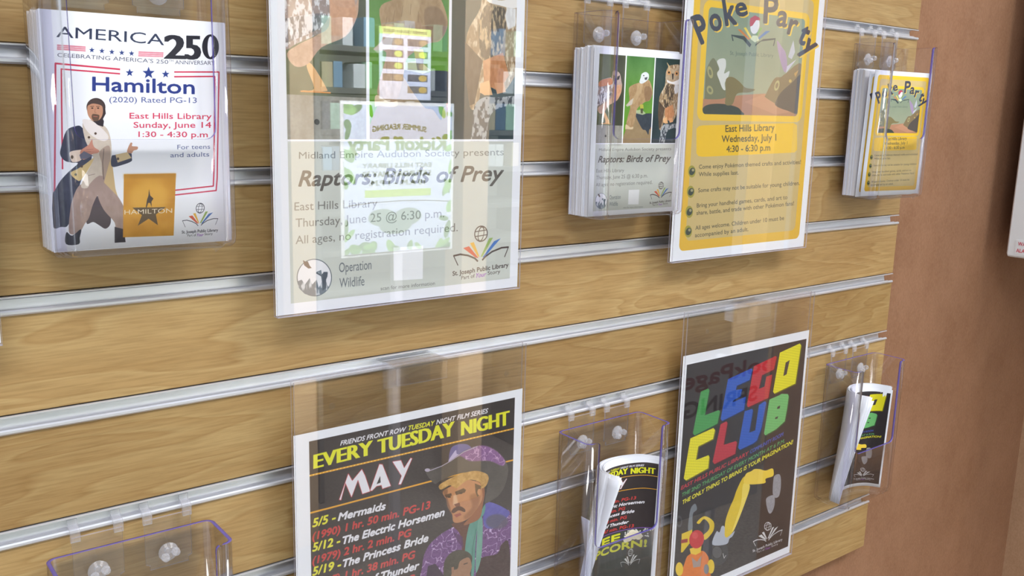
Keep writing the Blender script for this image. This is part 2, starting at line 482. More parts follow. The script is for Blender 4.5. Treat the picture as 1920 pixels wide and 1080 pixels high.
        r1 = np.clip(np.ceil(np.maximum(A[:, 1], B[:, 1]) - .5), 0, h_).astype(int)
        n = np.maximum(r1 - r0, 0); idx = np.repeat(np.arange(len(A)), n)
        if len(idx) == 0: return None
        rows = r0[idx] + (np.arange(len(idx)) - (np.cumsum(n) - n)[idx])
        t = (rows + .5 - A[idx, 1]) / (B[idx, 1] - A[idx, 1])
        col = np.clip(np.ceil(A[idx, 0] + t * (B[idx, 0] - A[idx, 0]) - .5), 0, w_).astype(int)
        buf = np.zeros((h_, w_ + 1), np.int32); np.add.at(buf, (rows, col), sg[idx])
        m = (np.cumsum(buf, 1)[:, :w_] != 0)
        return (x0, y0, m.reshape(y1 - y0, ss, x1 - x0, ss).mean((1, 3)).astype(np.float32))
    def material(s, name, rough=0.55):
        img = bpy.data.images.new(name, s.W, s.H, alpha=False)
        px = np.ones((s.H, s.W, 4), np.float32); px[..., :3] = np.clip(s.c[::-1] / 255.0, 0, 1)
        img.pixels.foreach_set(px.ravel()); img.update(); img.pack()
        m, nt, b = principled(name, (1, 1, 1, 1), rough, spec=0.25)
        t = node(nt, 'ShaderNodeTexImage', image=img, extension='EXTEND')
        nt.links.new(t.outputs[0], b.inputs['Base Color'])
        return m

def mottle(seed, cell, amp, aspect=1.0, octaves=3):
    def f(c, x0, y0, h, w_):
        n = value_noise(h, w_, cell, seed, octaves, aspect)[..., None] - 0.5
        return c + n * amp * 2
    return f
def speckle(seed, cell, col2, thr=0.55, soft=0.05, aspect=1.0, octaves=2):
    def f(c, x0, y0, h, w_):
        n = value_noise(h, w_, cell, seed, octaves, aspect)[..., None]
        k = np.clip((n - thr) / soft + .5, 0, 1)
        return c * (1 - k) + np.array(col2, np.float32) * k
    return f
def squiggle(seed, cell, col2, width=0.03, aspect=1.0):
    def f(c, x0, y0, h, w_):
        n = value_noise(h, w_, cell, seed, 2, aspect)[..., None]
        k = np.clip(1 - np.abs(n - 0.5) / width, 0, 1)
        return c * (1 - k) + np.array(col2, np.float32) * k
    return f
def both(*fs):
    def f(c, x0, y0, h, w_):
        for g in fs: c = g(c, x0, y0, h, w_)
        return c
    return f

def q(s):
    return [tuple(float(v) for v in p.split(',')) for p in s.split()]

def library_logo(a, cx, cy, k, sl, ink=(70, 70, 80), cols=None, words=True, tl=1.0):
    """globe over an open book; k = size, sl = slope of the base line"""
    cols = cols or [(214, 96, 70), (232, 180, 70), (150, 176, 96), (72, 116, 190)]
    def T(pts): return [(cx + x * k, cy + y * k + sl * x * k) for x, y in pts]
    a.fill(T([(-34, -22), (-22, -24), (-2, 4), (-8, 2)]), cols[0])
    a.fill(T([(-20, -30), (-12, -31), (0, 2), (-4, 0)]), cols[1])
    a.fill(T([(20, -34), (28, -34), (6, 2), (2, 2)]), cols[2])
    a.fill(T([(30, -26), (44, -30), (10, 4), (6, 4)]), cols[3])
    a.line(T([(-54, -9), (-40, -10), (-24, -5), (-10, 3), (-4, 10)]), 0.09 * k * 30 * tl, ink)
    a.line(T([(-54, -9), (-45, 12)]), 0.05 * k * 30 * tl, ink)
    a.line(T([(60, -9), (46, -10), (26, -5), (12, 3), (6, 9)]), 0.09 * k * 30 * tl, ink)
    a.line(T([(60, -9), (52, 10)]), 0.05 * k * 30 * tl, ink)
    a.ell(cx + 3 * k, cy - 46 * k + sl * 3 * k, 14 * k, 17 * k, ink, rot=10, ring=0.14)
    for e in (0.45,):
        a.ell(cx + 3 * k, cy - 46 * k, 14 * k * e, 17 * k, ink, rot=10, ring=0.2)
    a.line(T([(-9, -52), (15, -52)]), 1.4 * k * tl, ink); a.line(T([(-10, -42), (15, -42)]), 1.4 * k * tl, ink)
    if words:
        a.text('St. Joseph Public Library', T([(-56, 32)])[0], T([(60, 32)])[0], 9 * k, ink, 0.02)
        a.text('Part of', T([(-38, 43)])[0], T([(-10, 43)])[0], 7.5 * k, ink, 0.0)
        a.text('Your', T([(-7, 44)])[0], T([(14, 44)])[0], 9 * k, (150, 80, 190), 0.01, 0.4)
        a.text('Story', T([(17, 42)])[0], T([(43, 42)])[0], 7.5 * k, ink, 0.0)
NAVY = (40, 48, 72); PAPER = (238, 240, 248)
SHEET = {   # x0, x1, z_top, z_bottom, distance from the wall face; slat pitches
    'show': (-13.15, -11.75, -0.775, -2.58, 0.56),
    'raptor': (-11.27, -8.43, 0.32, -3.355, 0.35),
    'raptor_small': (-7.54, -6.05, -0.725, -2.60, 0.51),
    'party': (-5.91, -3.065, 0.39, -3.29, 0.30),
    'film': (-11.10, -8.27, -4.575, -8.25, 0.30),
    'brick': (-5.42, -2.58, -4.635, -8.31, 0.20),
}

# ---- musical film flyer
def art_show():
    a = Art(780, 1000, PAPER); a.sheet(*SHEET['show'])
    a.crop(0, 0, 3.6)
    a.text('AMERICA', (380, 250), (1108, 306), 72, (44, 52, 76), 0.0, up=(0.02, -1), arc=3)
    a.text('2', (1118, 395), (1245, 398), 156, (34, 34, 44), 0.008, fatx=0.07); a.text('5', (1258, 398), (1346, 400), 156, (34, 34, 44), 0.008, fatx=0.07)
    a.ell(1421, 316, 57, 84, (34, 34, 44)); a.ell(1421, 316, 20, 70, PAPER)
    for p in ('385,300 578,313 578,348 385,336', '935,346 1104,353 1102,386 933,381'):
        a.fill(q(p), (212, 130, 146))
        P = q(p); a.line([((P[0][0]), P[0][1] + 12), (P[1][0], P[1][1] + 12)], 1.5, PAPER); a.line([((P[0][0]), P[0][1] + 24), (P[1][0], P[1][1] + 24)], 1.5, PAPER)
    for x, y in ((620, 338), (688, 344), (755, 351), (822, 356), (888, 361)): a.star(x, y, 20, (44, 62, 122))
    a.text("CELEBRATING AMERICA'S 250", (387, 383), (1135, 432), 26, (84, 84, 104), 0.0, up=(0.05, -1))
    a.text("TH", (1140, 415), (1170, 417), 14, (84, 84, 104)); a.text("ANNIVERSARY", (1182, 433), (1450, 438), 26, (84, 84, 104), 0.0)
    RED = (204, 52, 84)
    a.line(q('808,468 374,428 374,700 368,1290'), 7, RED); a.line(q('808,498 414,466 416,700 422,1140'), 6, RED)
    a.line(q('1178,486 1478,486 1466,1200 1459,1286 1184,1316'), 6, RED); a.line(q('1178,518 1450,516 1444,1160 1440,1256 1184,1284'), 6, RED)
    for x, y, r in ((875, 491, 28), (1003, 493, 43), (1118, 501, 27)): a.star(x, y, r, (42, 62, 134))
    a.text('Hamilton', (625, 612), (1312, 634), 92, (44, 60, 134), 0.02)
    a.text('(2020) Rated PG-13', (738, 690), (1328, 695), 36, (84, 94, 152), 0.0)
    a.text('East Hills Library', (875, 800), (1428, 804), 38, (208, 62, 92), 0.01)
    a.text('Sunday, June 14', (902, 862), (1425, 862), 38, (208, 62, 92), 0.01)
    a.text('1:30 - 4:30 p.m', (935, 924), (1402, 926), 36, (208, 62, 92), 0.01)
    a.text('For teens', (1197, 1008), (1418, 1004), 30, (88, 98, 146)); a.text('and adults', (1150, 1062), (1412, 1056), 30, (88, 98, 146))
    a.smooth = True
    # costumed performer in a long dark coat and cream breeches
    a.crop(60, 170, 3.485)
    BL = (54, 58, 80); TR = (166, 142, 134); CR = (206, 192, 178); SK = (188, 138, 112)
    a.fill(q('380,700 355,862 400,858 440,880 482,902 515,860 500,760 430,690'), (78, 66, 74))
    a.fill(q('285,232 225,262 190,370 185,420 215,458 262,470 300,476 240,530 185,590 150,650 135,690 136,885 190,890 240,872 290,700 330,560 390,440 360,300 322,236'), BL, tex=mottle(3, 18, 9))
    a.fill(q('300,630 262,720 250,780 240,915 270,940 312,925 345,870 372,830 400,740 440,672 520,640 500,590 360,600'), TR, tex=mottle(5, 14, 11, 2))
    a.fill(q('430,690 470,780 540,862 545,925 598,930 606,800 588,735 530,650 470,600 430,630'), TR, tex=mottle(6, 14, 11, 2))
    a.fill(q('225,925 262,948 320,905 312,960 305,1003 222,1002'), (50, 50, 68)); a.fill(q('540,890 600,905 612,990 540,994'), (58, 50, 62))
    a.fill(q('330,215 372,190 425,205 480,236 508,290 520,380 515,470 500,590 470,600 440,560 370,632 320,628 345,560 400,440 350,330'), CR, tex=mottle(8, 12, 9))
    a.fill(q('440,400 505,360 512,470 498,575 462,560 455,470'), (172, 150, 136)); a.fill(q('370,620 440,555 500,590 510,640 440,660 380,650'), TR)
    a.line(q('470,380 462,470 468,580'), 2.2, (90, 76, 76)); a.line(q('365,555 412,545'), 1.6, (120, 100, 95))
    a.fill(q('330,190 385,195 450,240 500,300 470,330 400,300 350,250'), (228, 220, 218))
    a.fill(q('250,540 300,510 350,478 405,440 365,520 320,583 295,585'), (206, 180, 128))
    for x, y in ((285, 548), (325, 495), (260, 432), (372, 305), (415, 280)): a.ell(x, y, 8, 8, (84, 66, 54))
    a.fill(q('470,600 505,470 520,440 545,640 560,690'), (204, 176, 130))
    a.fill(q('520,430 545,420 640,402 652,440 648,462 590,485 522,496'), BL); a.fill(q('545,418 625,402 650,440 560,470'), (206, 182, 140)); a.ell(562, 445, 8, 9, (84, 66, 54))
    a.fill(q('622,402 628,372 645,340 656,345 654,362 690,366 688,384 664,392 650,410'), SK)
    a.fill(q('246,402 300,388 332,392 322,452 268,468 250,440'), (224, 204, 190)); a.ell(262, 434, 9, 12, (84, 66, 54))
    a.fill(q('315,398 352,366 372,352 392,318 398,350 410,372 440,392 428,408 396,414 372,436 330,450'), (196, 134, 114)); a.fill(q('310,420 340,395 400,425 350,446 318,447'), (100, 100, 120))
    a.line(q('345,400 385,398'), 1.5, (140, 90, 80)); a.line(q('355,385 400,382'), 1.5, (140, 90, 80))
    a.fill(q('388,190 455,165 470,200 465,236 430,225'), (52, 46, 52))
    a.ell(418, 108, 62, 60, (66, 54, 54)); a.fill(q('440,70 478,110 482,150 462,188 440,200'), (60, 48, 50))
    a.ell(412, 128, 52, 72, SK, rot=-4); a.fill(q('356,110 372,70 420,56 465,80 470,120 452,96 400,84 368,96'), (76, 62, 60))
    a.fill(q('390,165 400,152 436,158 440,172 432,196 412,200 394,186'), (84, 66, 56), 0.85); a.line(q('402,168 428,170'), 2.2, (190, 110, 100))
    for x in (394, 432): a.line([(x - 12, 104), (x + 10, 102)], 2, (70, 52, 46)); a.ell(x, 114, 7, 4, (50, 36, 34))
    a.line(q('414,116 410,142 420,144'), 1.6, (136, 94, 74))
    a.smooth = False
    # gold panel with the star emblem
    a.crop(0, 250, 3.6)
    a.fill(q('836,276 1188,270 1172,690 830,702'), (206, 146, 42), tex=mottle(4, 60, 16)); a.ell(1005, 440, 130, 120, (226, 172, 66), 0.75, blur=14)
    a.fill(q('836,276 1188,270 1187,300 836,306'), (180, 126, 40), 0.5, blur=5)
    SB = (96, 76, 52)
    a.fill(q('893,502 975,500 1040,500 1120,497 1052,548 1066,620 1004,576 930,624 958,552'), SB)
    a.fill(q('984,502 992,450 1002,420 1006,376 1014,420 1036,440 1022,462 1024,500 1014,470 1000,470 990,502'), (70, 56, 44))
    a.text('HAMILTON', (840, 548), (1162, 536), 30, (236, 222, 196), 0.0)
    library_logo(a, 1345, 602, 2.1, -0.06, ink=(78, 78, 92), tl=0.6)
    return a

# ---- raptors poster and flyer
def art_raptor():
    a = Art(1050, 1358, PAPER)
    def big(ox=0, oy=0, k=1.0): return a.sheet(*SHEET['raptor'], ox, oy, k)
    def small(): return a.sheet(*SHEET['raptor_small'], 1105, 85, 5.4)
    W, H = a.W, a.H
    big(); u1 = a.map([(690, 230)])[0, 0] / W; u2 = a.map([(842, 230)])[0, 0] / W; vb = a.map([(750, 265.5)])[0, 1] / H
    U0, U1, V0, V1 = 0.052, 0.962, 0.035, 0.972
    a.local()
    R = lambda x0, y0, x1, y1: [(x0, y0), (x1, y0), (x1, y1), (x0, y1)]
    a.fill(R(U0, vb, U1, V1), (204, 208, 202), tex=mottle(9, 300, 3))
    g = 0.006
    a.fill(R(U0, V0, u1 - g, vb - .004), (92, 98, 70), tex=both(mottle(11, 120, 22), mottle(12, 8, 3)))
    a.fill(R(u1 - .13, V0, u1 - g, vb - .004), (50, 52, 44), 0.75, blur=20); 
    a.fill(R(u1 + g, V0, u2 - g, vb - .004), (70, 116, 58), col2=(112, 164, 44), tex=both(mottle(13, 110, 16, 3), mottle(14, 8, 3)))
    a.fill(R(u2 + g, V0, U1, vb - .004), (40, 62, 58), col2=(48, 62, 68), tex=both(mottle(15, 90, 12, 2), mottle(16, 8, 3)))
    # clip the paint to each photograph by redrawing margins afterwards
    small(); a.smooth = True; a.begin()
    BR = (176, 128, 98)
    # hawk on a post
    a.fill([(60, 805), (385, 815), (385, 1030), (60, 1030)], (148, 146, 138), tex=both(mottle(21, 30, 18, 3), mottle(22, 8, 8)))
    a.ell(182, 918, 9, 12, (40, 36, 34))
    a.fill(q('160,690 178,680 222,775 215,790 150,795 140,788 180,780'), (226, 176, 120)); a.line(q('135,792 235,796'), 5, (222, 150, 80))
    a.fill(q('255,300 345,370 352,430 340,490 300,560 215,610 165,680 120,690 98,640 140,600 220,540 250,420'), (196, 158, 134), tex=both(mottle(23, 16, 16, 2), mottle(24, 6, 10)))
    a.fill(q('95,410 130,355 190,335 245,330 252,400 245,520 200,560 130,600 95,625 72,600 72,470'), (150, 132, 128), tex=both(mottle(125, 20, 16), speckle(25, 11, (216, 214, 218), 0.56, 0.16, 1.8, 3)))
    a.fill(q('110,380 150,348 240,335 250,392 180,410 120,418'), (196, 128, 92), tex=mottle(26, 12, 16))
    a.fill(q('98,500 235,470 225,520 150,570 78,600 76,540'), (98, 92, 100), 0.85, tex=speckle(27, 10, (222, 222, 228), 0.52, 0.14, 2.4, 3))
    a.fill(q('258,268 300,262 332,290 345,350 350,400 330,440 262,420'), (172, 152, 146), tex=mottle(28, 10, 14))
    a.fill(q('262,300 300,320 330,305 322,345 300,355 292,400 280,405 262,350'), (58, 56, 62)); a.fill(q('280,318 302,318 306,330 284,332'), (222, 200, 70))
    a.fill(q('255,410 340,400 345,470 300,560 250,560'), (206, 152, 116), 0.8, tex=mottle(29, 12, 18), blur=3)
    a.end(U0, V0, u1, vb); a.begin()
    # falcon on a gloved fist
    a.fill(q('395,850 480,700 520,690 690,900 700,1040 370,1040'), (150, 128, 96), tex=mottle(31, 40, 8))
    a.fill(q('490,690 580,700 610,690 685,705 680,830 640,850 628,905 600,860 560,840'), (54, 62, 72), tex=mottle(32, 26, 8))
    a.fill(q('650,830 685,820 685,950 660,960'), (170, 100, 80), 0.8)
    a.fill(q('545,375 600,350 640,360 668,440 670,500 640,560 600,572 560,600 515,640 500,700 480,790 450,840 400,800 415,720 440,620 395,610 430,560 425,440 470,400'), (166, 136, 100), tex=both(mottle(33, 26, 16, 1.6), mottle(34, 8, 10, 2)))
    a.fill(q('520,390 570,400 560,470 530,520 480,600 460,560 500,480'), (196, 172, 134), 0.5, blur=4)
    [a.line([(x, y), (x + dx * .4, y + 46)], 1.6, (112, 86, 62), .6) for x, y, dx in ((450, 470, -20), (480, 440, -22), (510, 420, -20), (540, 410, -14), (565, 440, -8), (470, 540, -20), (500, 520, -16), (530, 500, -12), (440, 660, -8), (460, 700, -8), (480, 640, -8))]; a.fill(q('590,430 640,420 665,470 655,540 610,570 590,520'), (122, 94, 70), 0.6, blur=3)
    a.fill(q('440,560 475,535 460,600 410,625 395,610'), (210, 212, 214), 0.6, blur=2)
    a.fill(q('560,290 600,272 632,295 630,340 600,370 560,390 535,375 548,330'), (206, 212, 214), tex=mottle(35, 9, 14)); a.fill(q('588,330 620,322 612,350 592,352'), (70, 72, 80)); a.ell(580, 308, 7, 6, (60, 60, 66))
    a.fill(q('540,600 575,600 580,640 545,650'), (176, 170, 70)); a.fill(q('500,660 560,650 600,690 570,705 500,690'), (180, 186, 160), 0.8); a.fill(q('545,640 575,640 570,690 550,690'), (80, 82, 60))
    a.fill(q('395,800 440,830 470,825 462,850 400,848 388,850'), (206, 184, 150))
    a.end(u1, V0, u2, vb); a.begin()
    # eagle owl
    a.fill(q('860,205 960,205 972,300 965,400 968,520 950,640 890,760 850,770 800,740 770,840 740,840 735,640 745,520 790,430 805,380 810,280 830,230'), (148, 122, 92), tex=both(mottle(141, 26, 24, 2), speckle(41, 10, (214, 198, 172), 0.58, 0.22, 2.6, 3), mottle(142, 6, 14, 2)))
    a.fill(q('818,400 880,385 900,470 860,620 800,640 790,500'), (60, 50, 42), 0.8, tex=both(speckle(42, 9, (206, 180, 140), 0.54, 0.2, 3.0, 3), mottle(143, 6, 14, 2)))
    a.fill(q('735,560 800,640 760,830 740,840 728,700'), (86, 70, 56), tex=mottle(43, 12, 16, 3))
    a.fill(q('800,640 880,600 900,700 860,770 800,745'), (196, 138, 96), tex=mottle(44, 10, 18, 2))
    a.fill(q('785,740 820,725 832,790 800,792 782,780'), (228, 180, 130)); a.fill(q('840,735 880,735 885,775 850,785'), (214, 160, 118))
    a.fill(q('812,270 850,230 905,250 955,235 968,290 955,380 900,400 850,392 815,350'), (176, 154, 126), tex=mottle(45, 10, 22))
    a.ell(842, 278, 20, 24, (206, 150, 96)); a.ell(842, 278, 9, 11, (30, 26, 24)); a.ell(922, 288, 20, 24, (206, 150, 96)); a.ell(922, 288, 9, 11, (30, 26, 24))
    a.fill(q('872,290 892,290 886,350 876,348'), (48, 44, 44)); a.fill(q('820,352 872,372 920,360 960,340 940,400 870,392 830,380'), (232, 228, 226))
    a.fill(q('820,178 832,190 855,230 850,262 838,252 834,215'), (196, 170, 130)); a.fill(q('962,205 940,212 915,240 918,260 936,240'), (186, 166, 136))
    a.fill(q('905,400 940,405 935,480 905,500 895,440'), (228, 232, 240), 0.8, blur=2)
    a.fill(q('745,955 760,840 800,800 850,800 960,790 950,840 880,840 820,880 790,1010 740,1010'), (168, 172, 176), tex=speckle(46, 12, (70, 76, 84), 0.55, 0.15, 1.4))
    a.end(u2, V0, U1, vb); a.smooth = False
    # margins and rules over the photographs
    a.local(); Wt = PAPER
    for r in (R(0, 0, U0, vb), R(u1 - g, 0, u1 + g, vb), R(u2 - g, 0, u2 + g, vb), R(U1, 0, 1, vb), R(0, 0, 1, V0), R(U0, vb - .006, U1, vb - 0.001)): a.fill(r, Wt)
    big(480, 0, 3.6)
    INK = (104, 102, 98)
    a.text('Midland Empire Audubon Society presents', (290, 1072), (1672, 1048), 46, (122, 122, 118), 0.0)
    big(480, 280, 3.273)
    a.text('Raptors: Birds of Prey', (262, 226), (1520, 190), 92, (92, 86, 82), 0.025, 0.28)
    a.text('East Hills Library', (236, 376), (745, 354), 50, (126, 124, 120), 0.0)
    a.text('Thursday, June 25 @ 6:30 p.m.', (243, 478), (1155, 416), 52, (126, 124, 120), 0.0)
    a.text('All ages, no registration required.', (243, 582), (1238, 502), 50, (126, 124, 120), 0.0)
    a.ell(358, 787, 108, 115, (92, 100, 110)); a.ell(358, 787, 103, 110, (232, 232, 238))
    a.fill(q('255,810 280,800 300,830 330,790 345,830 372,800 385,850 410,800 400,740 372,752 368,760 405,770 415,752 440,752 440,775 428,790 436,830 450,850 410,885 358,898 300,888 262,850'), (110, 120, 132), tex=speckle(51, 10, (206, 210, 216), 0.6, 0.2, 2.6))
    a.fill(q('398,772 420,752 440,755 438,780 430,800 432,850 408,868 404,810'), (84, 92, 104)); a.line(q('372,758 405,778'), 5, (84, 92, 104))
    a.fill(q('288,680 305,690 318,688 330,715 342,728 322,732 296,712'), (96, 76, 70))
    a.text('Operation', (510, 755), (708, 735), 58, (104, 110, 118), 0.0); a.text('Wildlife', (512, 850), (665, 835), 58, (104, 110, 118), 0.0)
    a.fill(q('843,603 1026,590 1023,795 845,806'), (238, 240, 244))      # the square code itself is left out
    a.text('scan for more information', (765, 865), (1098, 832), 22, (120, 120, 118), 0.0)
    library_logo(a, 1372, 655, 2.95, -0.16, ink=(78, 66, 64), tl=0.85)
    return a

# ---- party poster and flyer
def art_party():
    a = Art(1050, 1358, PAPER); a.local()
    Y = (240, 196, 52); T = (204, 180, 122); Gd = (226, 180, 60)
    def rr(x0, y0, x1, y1, r):
        P = []; ry = r * a.W / a.H
        for cx, cy, s0 in ((x1 - r, y1 - ry, 0), (x0 + r, y1 - ry, 90), (x0 + r, y0 + ry, 180), (x1 - r, y0 + ry, 270)):
            for t in range(0, 91, 15):
                A = math.radians(s0 + t); P.append((cx + r * math.cos(A), cy + ry * math.sin(A)))
        return P
    a.fill(rr(0.055, 0.035, 0.955, 0.966, 0.03), Y, col2=Gd); a.fill(rr(0.095, 0.066, 0.915, 0.932, 0.03), T, tex=mottle(3, 200, 4))
    a.sheet(*SHEET['party'], 1240, 0, 4.5)
    P = a.map(q('400,80 1200,140 1165,960 345,985')); x0, x1 = P[[0, 3], 0].mean() / a.W, P[[1, 2], 0].mean() / a.W; y0, y1 = P[:2, 1].mean() / a.H, P[2:, 1].mean() / a.H
    a.local(); a.fill(rr(x0 - .035, y0 - .022, x1 + .035, y1 + .022, .04), Y); a.fill(rr(x0, y0, x1, y1, 0.02), (134, 152, 132), col2=(164, 166, 140), tex=mottle(5, 160, 5))
    clip = a.c.copy(); cm = a.cover([a.map(rr(x0, y0, x1, y1, 0.02))])
    a.sheet(*SHEET['party'], 1240, 0, 4.5)
    a.fill(q('330,835 480,825 700,800 870,790 1000,820 1200,900 1200,990 330,990'), (186, 136, 106), col2=(176, 128, 100))
    a.fill(q('700,860 870,792 1160,935 960,965'), (198, 146, 116), 0.7)
    a.smooth = True
    a.fill(q('365,820 375,620 400,540 440,490 480,560 510,700 560,800 500,835 370,835'), (122, 124, 98))
    a.ell(412, 610, 22, 52, (170, 166, 118), rot=-12, ring=0.5); a.ell(410, 760, 26, 38, (166, 162, 116), rot=-20, ring=0.5)
    a.fill(q('880,800 930,700 965,655 1010,650 1050,620 1190,545 1185,940 1060,932 970,880 880,822'), (134, 116, 86))
    a.fill(q('965,860 1010,780 1100,700 1185,640 1180,940 1060,932 970,895'), (88, 80, 74))
    a.ell(975, 722, 20, 45, (176, 166, 118), rot=15, ring=0.45); a.ell(1088, 684, 12, 14, (200, 170, 100)); a.fill(q('1120,620 1160,590 1130,650'), (190, 150, 90))
    a.fill(q('350,915 390,885 470,875 560,882 640,905 672,935 676,975 345,975'), (66, 72, 66))
    # a pale standing stone with an earth mound, and lilac leaves, where the picture shows cartoon animals
    a.fill(q('470,520 500,495 540,500 545,560 530,620 575,600 560,660 535,700 540,760 515,745 490,680 470,620 490,580'), (216, 218, 214))
    a.fill(q('545,670 600,650 660,690 710,740 790,755 740,780 640,790 600,880 540,880 545,790'), (132, 120, 82))
    a.fill(q('975,345 1020,400 1050,450 1062,560 1040,610 1000,500'), (166, 146, 178)); a.fill(q('1115,340 1128,440 1100,500 1070,480 1090,410'), (190, 194, 206)); a.fill(q('1060,560 1140,500 1110,540 1050,620'), (196, 196, 214))
    a.smooth = False
    if cm is not None:
        cx, cy, m = cm; keep = np.zeros((a.H, a.W, 1), np.float32); keep[cy:cy + m.shape[0], cx:cx + m.shape[1], 0] = m
        a.c = clip * (1 - keep) + a.c * keep
    IK = (60, 72, 78)
    a.fill(q('640,245 668,248 750,330 735,335'), (206, 128, 70)); a.fill(q('695,235 715,230 765,320 750,325'), (232, 208, 90)); a.fill(q('835,232 852,236 800,320 790,316'), (120, 166, 96)); a.fill(q('880,262 918,262 820,335 805,330'), (70, 118, 182))
    a.fill(q('590,292 700,305 760,375 745,400 690,335 600,305 610,345 600,345'), IK); a.fill(q('965,322 860,330 795,372 790,392 840,350 955,335 942,388 950,388'), IK)
    a.ell(790, 215, 38, 72, (226, 226, 232), rot=8); a.fill(q('745,200 750,155 790,130 830,150 835,172 800,170 770,215 750,225'), (184, 66, 84)); a.fill(q('752,330 770,300 810,300 825,340 790,358'), (214, 222, 190))
    a.text('St. Joseph Public Library', (580, 462), (945, 484), 32, (100, 116, 108), 0.0)
    D = (62, 66, 84); YS = (238, 200, 78)
    def gl(ch, bx, by, ang, h, w_, b=0.03):
        A = math.radians(ang); r = (math.cos(A), -math.sin(A)); up = (-math.sin(A), -math.cos(A))
        for dx, dy, c in ((10, 10, YS), (0, 0, D)):
            a.text(ch, (bx + dx, by + dy), (bx + dx + r[0] * w_, by + dy + r[1] * w_), h, c, b, up=up)
    gl('P', 338, 368, 22, 235, 92); gl('o', 424, 262, 10, 198, 92); gl('k', 545, 212, 8, 225, 92); gl('e', 640, 142, 12, 160, 92)
    gl('P', 864, 190, -3, 220, 112); gl('a', 970, 212, -10, 180, 84); gl('r', 1062, 282, -14, 180, 68); gl('t', 1142, 352, -26, 190, 66); gl('y', 1178, 412, -36, 165, 92)
    a.sheet(*SHEET['party'], 1240, 220, 3.725)
    a.fill(q('245,80 262,62 290,56 925,40 948,55 948,225 930,246 290,276 258,270 245,250'), (240, 194, 40)); 
    K = (84, 76, 48)
    a.text('East Hills Library', (448, 102), (790, 92), 46, K, 0.015); a.text('Wednesday, July 1', (422, 174), (802, 162), 46, K, 0.015); a.text('4:30 - 6:30 p.m', (455, 243), (760, 232), 44, K, 0.015)
    for x, y in ((213, 378), (205, 520), (195, 660), (188, 797)):
        a.ell(x, y, 26, 42, (158, 150, 62)); a.ell(x + 2, y, 19, 27, (62, 70, 62), rot=20); a.ell(x + 8, y - 10, 9, 10, (160, 156, 120))
    for t, l, r in (('Come enjoy Pokémon themed crafts and activities!', (263, 360), (975, 325)), ('While supplies last.', (262, 412), (540, 399)),
                    ('Some crafts may not be suitable for young children.', (258, 524), (966, 472)), ('Bring your handheld games, cards, and art to', (248, 630), (880, 571)),
                    ('share, battle, and trade with other Pokémon fans!', (246, 682), (926, 614)), ('All ages welcome. Children under 10 must be', (238, 786), (857, 716)),
                    ('accompanied by an adult.', (235, 838), (608, 794))):
        a.text(t, l, r, 28, (92, 86, 66), 0.01)
    return a

